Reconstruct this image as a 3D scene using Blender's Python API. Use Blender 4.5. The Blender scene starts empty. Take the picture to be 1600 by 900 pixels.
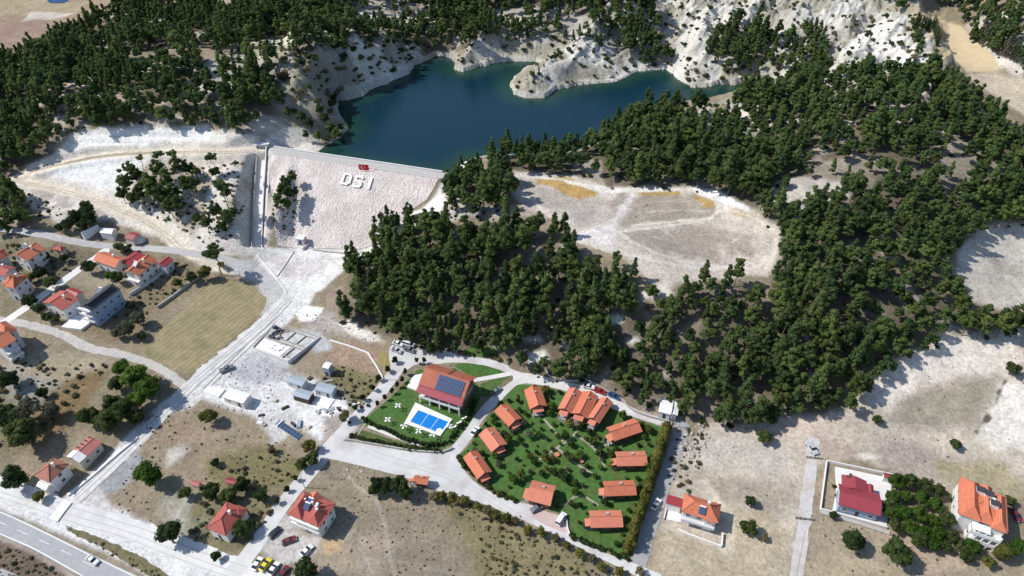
import bpy, bmesh, math, random
import numpy as np
from mathutils import Vector, Matrix
random.seed(7); rng = np.random.default_rng(11)
sc = bpy.context.scene; C = sc.collection
# ---------------------------------------------------------------- camera, sky, sun, exposure
F = 1081.0; CH = 194.0; TH = math.radians(40.7); cs, sn = math.cos(TH), math.sin(TH)
cam_d = bpy.data.cameras.new("camera"); cam = bpy.data.objects.new("camera", cam_d); C.objects.link(cam)
cam.location = (0, 0, CH); cam.rotation_euler = (math.pi/2 - TH, 0, 0)
cam_d.sensor_width = 36; cam_d.lens = 36*F/1600; cam_d.clip_start = 1; cam_d.clip_end = 20000
sc.camera = cam
SUN_EL = math.radians(47); SUN_AZ = math.radians(-86)      # compass direction of the sun seen from the scene (0 = +Y, clockwise)
w = bpy.data.worlds.new("World"); sc.world = w; w.use_nodes = True
nt = w.node_tree; bg = nt.nodes["Background"]; sky = nt.nodes.new("ShaderNodeTexSky")
sky.sky_type = 'NISHITA'; sky.sun_disc = False; sky.sun_elevation = SUN_EL; sky.sun_rotation = SUN_AZ; sky.altitude = 900
nt.links.new(sky.outputs[0], bg.inputs[0]); bg.inputs[1].default_value = 0.15
sl = bpy.data.lights.new("sun", 'SUN'); so = bpy.data.objects.new("sun", sl); C.objects.link(so)
sl.energy = 4.6; sl.angle = math.radians(0.5); sl.color = (1, 0.965, 0.91)
sd = Vector((math.sin(SUN_AZ)*math.cos(SUN_EL), math.cos(SUN_AZ)*math.cos(SUN_EL), math.sin(SUN_EL)))
so.rotation_euler = sd.to_track_quat('Z', 'Y').to_euler(); so.location = sd*400
vs = sc.view_settings; vs.view_transform = 'Standard'; vs.look = 'None'; vs.exposure = 0.12; vs.gamma = 1
sc.cycles.max_bounces = 5; sc.cycles.use_denoising = True
# ---------------------------------------------------------------- small maths
def vn(x, y, s=0):
    xi = np.floor(x); yi = np.floor(y); fx = x-xi; fy = y-yi
    xi = xi.astype(np.int64); yi = yi.astype(np.int64)
    def h(a, b):
        n = (a*374761393 + b*668265263 + s*982451653) & 0xffffffff
        n = ((n ^ (n >> 13))*1274126177) & 0xffffffff
        return ((n ^ (n >> 16)) & 0xffff)/65535.0
    u = fx*fx*(3-2*fx); v = fy*fy*(3-2*fy)
    a = h(xi, yi); b = h(xi+1, yi); c = h(xi, yi+1); d = h(xi+1, yi+1)
    return (a+(b-a)*u)*(1-v) + (c+(d-c)*u)*v
def fbm(x, y, s=0, o=4):
    r = 0; a = .5; t = 0
    for i in range(o):
        r = r + a*vn(x, y, s+i); t += a; x = x*2.03+11.3; y = y*2.03+5.7; a *= .5
    return r/t
def ridged(x, y, s=0, o=4):
    r = 0; a = .5; t = 0
    for i in range(o):
        r = r + a*(1-np.abs(2*vn(x, y, s+i)-1))**1.5; t += a; x = x*2.1+3.3; y = y*2.1+8.1; a *= .5
    return r/t
def sstep(a, b, x): t = np.clip((x-a)/(b-a), 0, 1); return t*t*(3-2*t)
def plane(px, py, z):                 # the point of the place at height z that the photograph shows at px, py
    u = (px-800)/F; v = (py-450)/F; t = (CH-z)/(sn+v*cs)
    return u*t, t*(cs-v*sn)
def proj(X, Y, Z):
    dz = Z-CH; dep = Y*cs-dz*sn
    return 800+F*X/dep, 450+F*(-Y*sn-dz*cs)/dep
# ---------------------------------------------------------------- terrain heights
CP = [(0,900,-6),(200,900,-5),(400,900,-2),(600,900,0),(800,900,0),(1000,900,1),(1200,900,3),(1400,900,4),(1600,900,4),
(0,760,-3),(100,790,-3),(0,650,2),(0,560,5),(0,450,9),(0,370,13),(200,650,1),(250,560,3),(200,480,6),(200,400,9),(330,440,7),(300,560,3),
(400,560,2),(400,480,4),(480,600,0),(600,640,0),(700,640,0),(800,575,2),(700,560,2),(600,540,3),(900,640,1),(1000,700,1),(900,760,0),
(1060,650,3),(1150,750,3),(1250,700,5),(1350,800,5),(1500,850,5),(1600,760,8),(1350,680,8),(1450,620,12),(1600,600,16),(1500,560,17),
(1560,500,22),(1600,380,26),(1540,400,26),(1530,460,24),(560,500,4),(560,430,6),(600,385,9),(620,360,13),(640,340,19),(700,345,25),(750,330,28),
(800,290,30),(900,320,29),(1000,360,29),(1100,340,29),(1200,360,30),(1100,420,28),(1000,440,27),(900,400,27),(850,360,29),(800,400,24),
(700,400,19),(800,480,14),(700,500,8),(900,500,14),(1000,520,15),(1000,580,7),(1100,520,20),(1100,600,8),(1200,600,10),(1200,500,24),
(1300,500,26),(1300,600,13),(1300,420,32),(1400,400,32),(1450,500,24),(1400,560,17),(1500,300,38),(1400,300,40),(1600,280,40),(1250,300,38),
(1200,250,38),(1100,265,34),(1000,260,33),(900,270,31),(1300,200,45),(1200,190,38),(1400,180,48),(1500,200,45),(1600,180,42),(1580,130,42),
(1500,80,44),(1450,40,48),(1600,60,58),(1550,10,62),(600,200,24),(1000,150,26),(720,262,29),(740,290,30),
(1100,115,29),(1100,60,37),(1200,115,33),(1200,60,40),(1200,10,49),(1100,0,46),(1000,70,34),(1000,0,44),(900,40,38),(900,0,48),(800,50,36),
(800,0,43),(700,50,35),(700,0,42),(600,50,38),(600,0,43),(640,72,36),(560,76,42),(500,85,44),(480,130,42),(430,130,45),(440,190,35),(400,205,34),
(400,120,46),(300,120,46),(200,120,44),(100,120,40),(0,120,36),(0,180,34),(0,230,26),(100,200,34),(300,180,38),(200,182,38),(300,60,46),
(400,50,44),(200,60,40),(100,60,36),(0,60,34),(0,0,38),(200,0,44),(400,0,46),(1430,100,52),(1380,30,54),(1300,120,42),(1340,60,46),(1480,150,46),
(870,112,31),(940,58,36),(770,66,35),(960,110,28),(1150,100,38),
(30,275,20),(100,240,26),(200,222,30),(300,222,31),(400,235,29),(250,260,26),(150,290,20),(200,340,15),(280,385,11),(345,345,18),(375,262,28),(375,320,22),
(320,300,23),(100,330,17),(60,340,16),(150,365,13),(365,395,10),(420,400,6.5),(500,400,6),(460,450,5),(440,430,6),(440,330,14),(440,270,20),(690,300,24),(560,330,9),(480,330,9)]
cp = np.array([(*plane(a, b, z), z) for a, b, z in CP])
def U(r2): return 0.5*r2*np.log(r2+1e-9)
n = len(cp); S0 = 100.0
P = cp[:, :2]/S0
K = U(((P[:, None]-P[None])**2).sum(-1)) + np.eye(n)*0.004
A = np.zeros((n+3, n+3)); A[:n, :n] = K; A[:n, n] = 1; A[:n, n+1:] = P; A[n, :n] = 1; A[n+1:, :n] = P.T
W = np.linalg.solve(A, np.concatenate([cp[:, 2], [0, 0, 0]]))
def steps(a, b, s0, s1):
    o = [a]
    while o[-1] < b: o.append(o[-1] + s0 + (s1-s0)*(o[-1]-a)/(b-a))
    return o
inner = steps(0, 165, .62, .8); outer = steps(inner[-1]+.8, 430, .85, 1.5); far = [450, 490, 560, 700, 1000, 1600, 3000, 6000]
xp = inner+outer+far; xs = np.array([-v for v in xp[:0:-1]] + xp)
ys = np.array([-6000, -2500, -900, -300, -100, 0, 40, 65, 78, 84] + steps(87, 640, .6, 1.35) + [660, 700, 780, 950, 1300, 2000, 3500, 7000])
GX, GY = np.meshgrid(xs, ys)
def tps(X, Y):
    x = np.clip(X, -440, 440)/S0; y = np.clip(Y, 60, 640)/S0
    r = W[n] + W[n+1]*x + W[n+2]*y
    for i in range(n): r = r + W[i]*U((x-P[i, 0])**2+(y-P[i, 1])**2)
    return np.clip(r, -10, 85)
cx = np.linspace(-440, 440, 221); cy = np.linspace(60, 640, 146)
CX, CY = np.meshgrid(cx, cy); HC = tps(CX, CY)
def bil(gx, gy, G, X, Y):
    X = np.clip(X, gx[0], gx[-1]-1e-6); Y = np.clip(Y, gy[0], gy[-1]-1e-6)
    i = np.clip(np.searchsorted(gx, X, side='right')-1, 0, len(gx)-2); j = np.clip(np.searchsorted(gy, Y, side='right')-1, 0, len(gy)-2)
    fx = (X-gx[i])/(gx[i+1]-gx[i]); fy = (Y-gy[j])/(gy[j+1]-gy[j])
    return (G[j, i]*(1-fx)+G[j, i+1]*fx)*(1-fy) + (G[j+1, i]*(1-fx)+G[j+1, i+1]*fx)*fy
H = bil(cx, cy, HC, GX, GY)
def chaikin(p, k=2, closed=True):
    p = np.array(p, float)
    for _ in range(k):
        q = np.roll(p, -1, 0) if closed else p[1:]; b = p if closed else p[:-1]
        r = np.empty((2*len(b), p.shape[1])); r[0::2] = b*.75+q*.25; r[1::2] = b*.25+q*.75
        p = r if closed else np.vstack([p[:1], r, p[-1:]])
    return p
def box(p, m):
    i0 = max(0, np.searchsorted(xs, p[:, 0].min()-m)-1); i1 = min(len(xs), np.searchsorted(xs, p[:, 0].max()+m)+2)
    j0 = max(0, np.searchsorted(ys, p[:, 1].min()-m)-1); j1 = min(len(ys), np.searchsorted(ys, p[:, 1].max()+m)+2)
    return slice(j0, j1), slice(i0, i1)
def segd(p, q, X, Y):
    dx, dy = q[0]-p[0], q[1]-p[1]; L = dx*dx+dy*dy+1e-9
    t = np.clip(((X-p[0])*dx+(Y-p[1])*dy)/L, 0, 1)
    return np.hypot(X-p[0]-t*dx, Y-p[1]-t*dy), t
def sdf_poly(p, X, Y):                # negative inside
    d = np.full(X.shape, 1e9); ins = np.zeros(X.shape, bool)
    for a, b in zip(p, np.roll(p, -1, 0)):
        d = np.minimum(d, segd(a, b, X, Y)[0])
        c = (a[1] > Y) != (b[1] > Y)
        ins ^= c & (X < (b[0]-a[0])*(Y-a[1])/(b[1]-a[1]+1e-12)+a[0])
    return np.where(ins, -d, d)
def sdf_line(p, X, Y):                # unsigned distance, position along the line (0..len-1), signed side
    d = np.full(X.shape, 1e9); T = np.zeros(X.shape); side = np.zeros(X.shape)
    for k in range(len(p)-1):
        e, t = segd(p[k], p[k+1], X, Y); m = e < d
        cr = (p[k+1][0]-p[k][0])*(Y-p[k][1])-(p[k+1][1]-p[k][1])*(X-p[k][0])
        d = np.where(m, e, d); T = np.where(m, k+t, T); side = np.where(m, np.sign(cr), side)
    return d, T, side
def ground0(px, py, off=0.0):         # where a ray through the photograph meets the terrain (raised by off)
    px = np.atleast_1d(np.asarray(px, float)); py = np.atleast_1d(np.asarray(py, float))
    u = (px-800)/F; v = (py-450)/F; dx = u; dy = cs-v*sn; dz = -sn-v*cs
    t = np.full(px.shape, 130.0); done = np.zeros(px.shape, bool); lo = t.copy(); hi = t.copy()
    for _ in range(420):
        z = CH+dz*t; g = bil(xs, ys, H, dx*t, dy*t)+off
        hit = (z <= g) & ~done; hi = np.where(hit, t, hi); lo = np.where(hit, t-2, lo); done |= hit
        if done.all(): break
        t = np.where(done, t, t+2)
    lo = np.where(done, lo, t); hi = np.where(done, hi, t+1)
    for _ in range(14):
        m = (lo+hi)/2; b = CH+dz*m <= bil(xs, ys, H, dx*m, dy*m)+off
        hi = np.where(b, m, hi); lo = np.where(b, lo, m)
    return dx*hi, dy*hi, CH+dz*hi-off
def G(px, py, off=0.0): a, b, c = ground0(px, py, off); return Vector((a[0], b[0], c[0]))
def hz(x, y): return float(bil(xs, ys, H, np.array([x]), np.array([y]))[0])
def pw(pts, off=0.0):                 # photograph outline -> ground outline
    a = np.array(pts, float); x, y, z = ground0(a[:, 0], a[:, 1], off); return np.stack([x, y], 1)
def pwz(pts, z): return np.array([plane(a, b, z) for a, b in pts])

WL = 25.0; CZ = 28.5
crest = np.array([plane(428, 231, CZ), plane(691, 270, CZ)])
cd = crest[1]-crest[0]; CL = np.hypot(*cd); cd /= CL; cn = np.array([cd[1], -cd[0]])          # cn points downstream
lake_px = [(495,240),(510,228),(530,215),(545,200),(533,188),(528,172),(530,158),(560,150),(600,132),(635,115),(648,100),(680,88),(705,88),(714,98),(708,108),(722,112),
 (750,104),(800,95),(838,96),(846,101),(818,112),(803,122),(797,134),(806,148),(826,153),(845,152),(870,141),(910,131),(960,126),(992,113),(1040,108),(1052,115),(1060,128),(1085,136),(1130,133),(1180,131),
 (1192,135),(1170,142),(1140,152),(1100,158),(1060,160),(1020,172),(990,190),(965,205),(940,222),(900,240),(850,244),(800,244),(760,246),(735,250),(715,262),(700,272),(688,276)]
lake = pwz(lake_px, WL); lake = np.vstack([lake, [crest[1]+cd*2-cn*2, crest[0]-cn*2+cd*4]])
LKD = np.full(H.shape, 99.0); s = box(lake, 60); LKD[s] = sdf_poly(lake, GX[s], GY[s])
# general relief, gullies on the bare hills
badl = [[(430,85),(500,70),(600,65),(650,60),(690,90),(650,110),(560,155),(530,170),(500,190),(440,170),(420,130)],
        [(690,110),(730,72),(800,45),(870,50),(890,80),(840,105),(760,112),(700,118)],
        [(795,140),(860,90),(930,45),(1000,40),(1040,105),(960,128),(880,145),(820,160)],
        [(920,-30),(1080,-30),(1300,-30),(1400,-20),(1470,110),(1440,160),(1300,150),(1200,135),(1080,138),(1040,110),(1000,60),(930,40)],
        [(1060,180),(1180,150),(1200,200),(1120,215)]]
BW = np.zeros(H.shape)
for pl in badl:
    p = pw(pl); s = box(p, 14); BW[s] = np.maximum(BW[s], 1-sstep(-6, 8, sdf_poly(p, GX[s], GY[s])))
wx = GX+14*(fbm(GX/40, GY/40, 5)-.5); wy = GY+14*(fbm(GX/40, GY/40, 9)-.5)
wl_ = sstep(20, -10, GX); a = .75
rx = wx*math.cos(a)+wy*math.sin(a)*(1-2*wl_); ry = -wx*math.sin(a)*(1-2*wl_)+wy*math.cos(a)
H += BW*(.25+.75*sstep(3, 34, LKD))*(7*(ridged(rx/46, ry/26, 21, 4)-.5) + 6.5*(ridged(rx/24, ry/15, 31, 4)-.5) + 3.6*(ridged(rx/8, ry/4.6, 35, 3)-.5) + 2.4*(fbm(GX/4.5, GY/4.5, 39)-.5))
RIDGES = [([(1385,-10),(1402,30),(1412,60),(1442,108)],46,13,24),([(1412,60),(1375,85),(1330,98)],46,8,17),([(1335,5),(1322,40),(1292,80)],44,10,20),([(1290,-10),(1270,25),(1240,40)],48,10,20),([(1120,0),(1098,50),(1070,100)],38,10,19),([(1190,0),(1170,40)],44,9,18),([(950,48),(915,85),(868,118),(822,146)],33,8,17),([(1010,0),(990,45)],38,9,17),
 ([(480,70),(505,115),(540,160)],40,8,15),([(540,72),(575,105),(600,125)],38,9,15),([(600,68),(640,95)],36,7,13),([(450,110),(480,150),(510,180)],38,7,14),([(770,62),(740,85),(714,108)],31,5,12)]
for ln, zz, hh, ww in RIDGES:          # sharp crests of the bare hills
    p = pwz(ln, zz); s = box(p, ww+6); d, T, sgn = sdf_line(p, GX[s], GY[s]); d = np.abs(d+ww*.5*(fbm(GX[s]/11, GY[s]/11, 88)-.5)+2.6*(ridged(GX[s]/6, GY[s]/6, 89, 3)-.5)*sstep(0, ww*.5, d))
    H[s] += hh*np.clip(1-d/ww, 0, 1)**1.15*(.3+.7*sstep(2, 22, LKD[s]))
H += 2.4*(fbm(GX/38, GY/38, 3)-.5)*sstep(150, 260, GY) + .5*(fbm(GX/9, GY/9, 4)-.5)
# ---- the dam, the cut of the spillway, the lake basin
rel = GX-crest[0, 0], GY-crest[0, 1]; al = rel[0]*cd[0]+rel[1]*cd[1]; dn = rel[0]*cn[0]+rel[1]*cn[1]
emb = np.where(dn > 0, CZ-np.maximum(dn-5.5, 0)/1.62, CZ+np.minimum(dn+.8, 0)/1.6)
sp_px = [(411,232,27.5),(410,240,26.5),(409,262,23),(407,290,19.5),(405,320,16),(404,350,12),(403,375,9),(403,396,6.2)]
sp = np.array([(*plane(a, b, z), z) for a, b, z in sp_px]); spx = np.interp(GY, sp[::-1, 1], sp[::-1, 0])
emb = np.where((al > -8) & (GX > spx+3.5) & (al < CL+4) & (dn < 70), emb, -99)
H = np.maximum(H, emb)
s = box(lake, 30); L = sdf_poly(lake, GX[s], GY[s]) + 6*(fbm(GX[s]/9, GY[s]/9, 77)-.5)*sstep(crest[0, 1]+25, crest[0, 1]+45, GY[s])
nd = ~((dn[s] > -4) & (al[s] > -10) & (al[s] < CL+12))
h = H[s]; out = np.maximum(h, WL+.15+.35*np.clip(L, 0, 4)); out = WL+.1+(out-WL-.1)*(.25+.75*sstep(0, 13, L))
out = np.where(BW[s] > .3, np.maximum(out, np.minimum(h, WL+.5*L)), out)
wl = 1-sstep(14, 28, L); out = h+(out-h)*wl
h2 = np.where(L < 0, np.minimum(h, WL-.35*np.abs(L)-.05), out)
H[s] = np.where(nd, h2, h)
s = box(sp, 26); d, T, sd_ = sdf_line(sp[:, :2], GX[s], GY[s]); zc = np.interp(T, range(len(sp)), sp[:, 2])
lft = sd_ < 0
cut = np.where(d < 2.3, zc, np.where(lft, zc+(d-2.3)*1.45, zc+1.7+np.maximum(d-3.2, 0)*.8))
m = (T > .02) & (T < len(sp)-1.02)
H[s] = np.where(m & (d < 12), np.minimum(H[s], cut), H[s])

def grade(line, hw, bl):               # level the ground across a track
    p = chaikin(pw(line), 2, False); z = bil(xs, ys, H, p[:, 0], p[:, 1]); z = np.convolve(np.pad(z, 4, mode='edge'), np.ones(9)/9, 'valid'); s = box(p, hw+bl+1); d, T, _ = sdf_line(p, GX[s], GY[s])
    zc = np.interp(T, range(len(p)), z); k = 1-sstep(hw, hw+bl, d); H[s] = H[s]*(1-k)+zc*k
p = pw([(105,238),(120,206),(200,196),(320,194),(385,206),(395,226),(330,229),(200,230)]); s = box(p, 3); d = sdf_poly(p, GX[s], GY[s]); hh = H[s]; tt = hh/2.6; fr = tt-np.floor(tt)
H[s] = hh+(2.6*(np.floor(tt)+sstep(.55, .95, fr))-hh)*sstep(0, -3, d)*.9
grade([(410,237),(330,238),(240,238),(160,243),(100,255),(50,270),(18,277),(60,290),(130,305),(180,325),(230,345),(265,370),(290,392)], 3.0, 2.2)
grade([(-40,352),(0,357),(60,365),(110,377),(160,384),(200,386),(250,389),(300,396),(350,405),(400,420)], 3.0, 3)
gm_ = G(444, 322); H += 5.5*np.exp(-(((GX-gm_.x)/4.2)**2+((GY-gm_.y)/15)**2)**1.6)
# ---------------------------------------------------------------- objects: helpers
def tag(o, label=None, cat=None, group=None, kind=None):
    if label: o["label"] = label
    if cat: o["category"] = cat
    if group: o["group"] = group
    if kind: o["kind"] = kind
    return o
def link(name, me, parent=None, loc=None, rz=0):
    o = bpy.data.objects.new(name, me); C.objects.link(o)
    if parent is not None: o.parent = parent
    if loc is not None: o.location = loc
    if rz: o.rotation_euler.z = rz
    return o
def empty(name, loc, rz=0, label=None, cat=None, group=None):
    o = bpy.data.objects.new(name, None); C.objects.link(o); o.location = loc; o.rotation_euler.z = rz; o.empty_display_size = .5
    return tag(o, label, cat, group)
def npmesh(name, V, Fa, m=None, smooth=False):
    me = bpy.data.meshes.new(name); k = Fa.shape[1]
    me.vertices.add(len(V)); me.vertices.foreach_set("co", np.ascontiguousarray(V, np.float32).ravel())
    me.loops.add(Fa.size); me.loops.foreach_set("vertex_index", np.ascontiguousarray(Fa, np.int32).ravel())
    me.polygons.add(len(Fa)); me.polygons.foreach_set("loop_start", np.arange(0, Fa.size, k, dtype=np.int32))
    me.update(calc_edges=True)
    if m: me.materials.append(m)
    if smooth: me.polygons.foreach_set("use_smooth", np.ones(len(Fa), bool))
    return me
class MB:                              # collects simple solids into one mesh
    def __init__(s): s.v = []; s.f = []; s.m = []
    def add(s, v, f, mi=0):
        o = len(s.v); s.v += [tuple(q) for q in v]; s.f += [tuple(o+i for i in q) for q in f]; s.m += [mi]*len(f); return s
    def box(s, x0, x1, y0, y1, z0, z1, mi=0):
        return s.add([(x0,y0,z0),(x1,y0,z0),(x1,y1,z0),(x0,y1,z0),(x0,y0,z1),(x1,y0,z1),(x1,y1,z1),(x0,y1,z1)],
                     [(0,3,2,1),(4,5,6,7),(0,1,5,4),(1,2,6,5),(2,3,7,6),(3,0,4,7)], mi)
    def prism(s, pts, z0, z1, mi=0):   # counter-clockwise outline
        k = len(pts); a = sum(pts[i][0]*pts[(i+1)%k][1]-pts[(i+1)%k][0]*pts[i][1] for i in range(k))
        if a < 0: pts = pts[::-1]
        return s.add([(x,y,z0) for x, y in pts]+[(x,y,z1) for x, y in pts],
                     [tuple(range(k-1,-1,-1)), tuple(range(k,2*k))]+[(i,(i+1)%k,k+(i+1)%k,k+i) for i in range(k)], mi)
    def tube(s, p, q, r0, r1, n=8, mi=0):
        p = Vector(p); q = Vector(q); d = (q-p).normalized(); a = d.orthogonal().normalized(); b = d.cross(a)
        v = [p+(a*math.cos(t)+b*math.sin(t))*r0 for t in [2*math.pi*i/n for i in range(n)]]+[q+(a*math.cos(t)+b*math.sin(t))*r1 for t in [2*math.pi*i/n for i in range(n)]]
        return s.add(v, [tuple(range(n-1,-1,-1)), tuple(range(n,2*n))]+[(i,(i+1)%n,n+(i+1)%n,n+i) for i in range(n)], mi)
    def mesh(s, name, *mats, smooth=False):
        me = bpy.data.meshes.new(name); me.from_pydata(s.v, [], s.f)
        for m in mats: me.materials.append(m)
        if len(mats) > 1: me.polygons.foreach_set("material_index", s.m)
        if smooth: me.polygons.foreach_set("use_smooth", [True]*len(s.f))
        me.update(); return me
    def obj(s, name, m, parent=None, loc=None, rz=0, smooth=False):
        return link(name, s.mesh(name, *(m if isinstance(m, (list, tuple)) else [m]), smooth=smooth), parent, loc, rz)
def copy_tree(o, parent=None):
    c = o.copy(); C.objects.link(c)
    if parent is not None: c.parent = parent
    for ch in o.children: copy_tree(ch, c)
    return c
# ---------------------------------------------------------------- materials
MT = {}
def mat(name, col, rough=.85, var=.12, sc_=1.5, bump=0, bs=4, metal=0, spec=.3, stripe=None, rnd=0, dirt=None, coat=0):
    """plain surface: base colour with grain of two sizes; stripe = (width m, depth, angle); dirt = (colour, amount, scale)"""
    if name in MT: return MT[name]
    m = bpy.data.materials.new(name); m.use_nodes = True; t = m.node_tree; N = t.nodes; L = t.links
    b = N["Principled BSDF"]; b.inputs["Roughness"].default_value = rough; b.inputs["Metallic"].default_value = metal
    b.inputs["Specular IOR Level"].default_value = spec; b.inputs["Coat Weight"].default_value = coat
    tc = N.new("ShaderNodeTexCoord")
    n1 = N.new("ShaderNodeTexNoise"); n1.inputs["Scale"].default_value = sc_; n1.inputs["Detail"].default_value = 6; n1.inputs["Roughness"].default_value = .65
    L.new(tc.outputs["Object"], n1.inputs["Vector"])
    mr = N.new("ShaderNodeMapRange"); mr.inputs[1].default_value = .3; mr.inputs[2].default_value = .7; mr.inputs[3].default_value = 1-var; mr.inputs[4].default_value = 1+var
    L.new(n1.outputs[0], mr.inputs[0])
    fac = mr.outputs[0]
    if stripe:
        wv = N.new("ShaderNodeTexWave"); wv.inputs["Scale"].default_value = .314/stripe[0]; wv.inputs["Distortion"].default_value = stripe[3] if len(stripe) > 3 else .0
        wv.inputs["Detail"].default_value = 1
        mp = N.new("ShaderNodeMapping"); mp.inputs["Rotation"].default_value = (0, 0, stripe[2]); L.new(tc.outputs["Object"], mp.inputs[0]); L.new(mp.outputs[0], wv.inputs[0])
        m2 = N.new("ShaderNodeMapRange"); m2.inputs[3].default_value = 1-stripe[1]; m2.inputs[4].default_value = 1+stripe[1]*.5; L.new(wv.outputs["Fac"], m2.inputs[0])
        mm = N.new("ShaderNodeMath"); mm.operation = 'MULTIPLY'; L.new(fac, mm.inputs[0]); L.new(m2.outputs[0], mm.inputs[1]); fac = mm.outputs[0]
    if rnd:
        oi = N.new("ShaderNodeObjectInfo"); m3 = N.new("ShaderNodeMapRange"); m3.inputs[3].default_value = 1-rnd; m3.inputs[4].default_value = 1+rnd; L.new(oi.outputs["Random"], m3.inputs[0])
        mm = N.new("ShaderNodeMath"); mm.operation = 'MULTIPLY'; L.new(fac, mm.inputs[0]); L.new(m3.outputs[0], mm.inputs[1]); fac = mm.outputs[0]
    base = N.new("ShaderNodeRGB"); base.outputs[0].default_value = (*col, 1); src = base.outputs[0]
    if dirt:
        n2 = N.new("ShaderNodeTexNoise"); n2.inputs["Scale"].default_value = dirt[2]; n2.inputs["Detail"].default_value = 5; L.new(tc.outputs["Object"], n2.inputs["Vector"])
        m4 = N.new("ShaderNodeMapRange"); m4.inputs[1].default_value = .47; m4.inputs[2].default_value = .66; m4.inputs[4].default_value = dirt[1]; L.new(n2.outputs[0], m4.inputs[0])
        mx = N.new("ShaderNodeMix"); mx.data_type = 'RGBA'; L.new(m4.outputs[0], mx.inputs[0]); L.new(src, mx.inputs[6]); mx.inputs[7].default_value = (*dirt[0], 1); src = mx.outputs[2]
    vm = N.new("ShaderNodeVectorMath"); vm.operation = 'SCALE'; L.new(src, vm.inputs[0]); L.new(fac, vm.inputs["Scale"])
    L.new(vm.outputs[0], b.inputs["Base Color"])
    if bump:
        n3 = N.new("ShaderNodeTexNoise"); n3.inputs["Scale"].default_value = bs; n3.inputs["Detail"].default_value = 4; L.new(tc.outputs["Object"], n3.inputs["Vector"])
        bp = N.new("ShaderNodeBump"); bp.inputs["Strength"].default_value = 1; bp.inputs["Distance"].default_value = bump; L.new(n3.outputs[0], bp.inputs["Height"]); L.new(bp.outputs[0], b.inputs["Normal"])
    MT[name] = m; return m
def leafmat(name, col, warm, rnd=.25):
    """foliage: a tint per leaf clump (vertex attribute) and per plant"""
    if name in MT: return MT[name]
    m = bpy.data.materials.new(name); m.use_nodes = True; t = m.node_tree; N = t.nodes; L = t.links; b = N["Principled BSDF"]
    b.inputs["Roughness"].default_value = .7; b.inputs["Specular IOR Level"].default_value = .15
    at = N.new("ShaderNodeAttribute"); at.attribute_name = "tint"; oi = N.new("ShaderNodeObjectInfo")
    ad = N.new("ShaderNodeMath"); ad.operation = 'MULTIPLY_ADD'; ad.inputs[1].default_value = .95; L.new(oi.outputs["Random"], ad.inputs[0])
    a2 = N.new("ShaderNodeMath"); a2.operation = 'MULTIPLY'; a2.inputs[1].default_value = .3; L.new(at.outputs["Fac"], a2.inputs[0]); L.new(a2.outputs[0], ad.inputs[2])
    mx = N.new("ShaderNodeMix"); mx.data_type = 'RGBA'; mx.inputs[6].default_value = (*col, 1); mx.inputs[7].default_value = (*warm, 1); L.new(ad.outputs[0], mx.inputs[0])
    mr = N.new("ShaderNodeMapRange"); mr.inputs[3].default_value = 1-rnd; mr.inputs[4].default_value = 1+rnd
    fr = N.new("ShaderNodeMath"); fr.operation = 'FRACT'; ml = N.new("ShaderNodeMath"); ml.operation = 'MULTIPLY'; ml.inputs[1].default_value = 7.31; L.new(oi.outputs["Random"], ml.inputs[0]); L.new(ml.outputs[0], fr.inputs[0])
    L.new(fr.outputs[0], mr.inputs[0]); vm = N.new("ShaderNodeVectorMath"); vm.operation = 'SCALE'; L.new(mx.outputs[2], vm.inputs[0]); L.new(mr.outputs[0], vm.inputs["Scale"]); L.new(vm.outputs[0], b.inputs["Base Color"])
    tl = N.new("ShaderNodeBsdfTranslucent"); L.new(vm.outputs[0], tl.inputs[0]); ms = N.new("ShaderNodeMixShader"); ms.inputs[0].default_value = .45; out = N["Material Output"]
    L.new(b.outputs[0], ms.inputs[1]); L.new(tl.outputs[0], ms.inputs[2]); L.new(ms.outputs[0], out.inputs[0])
    MT[name] = m; return m
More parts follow.
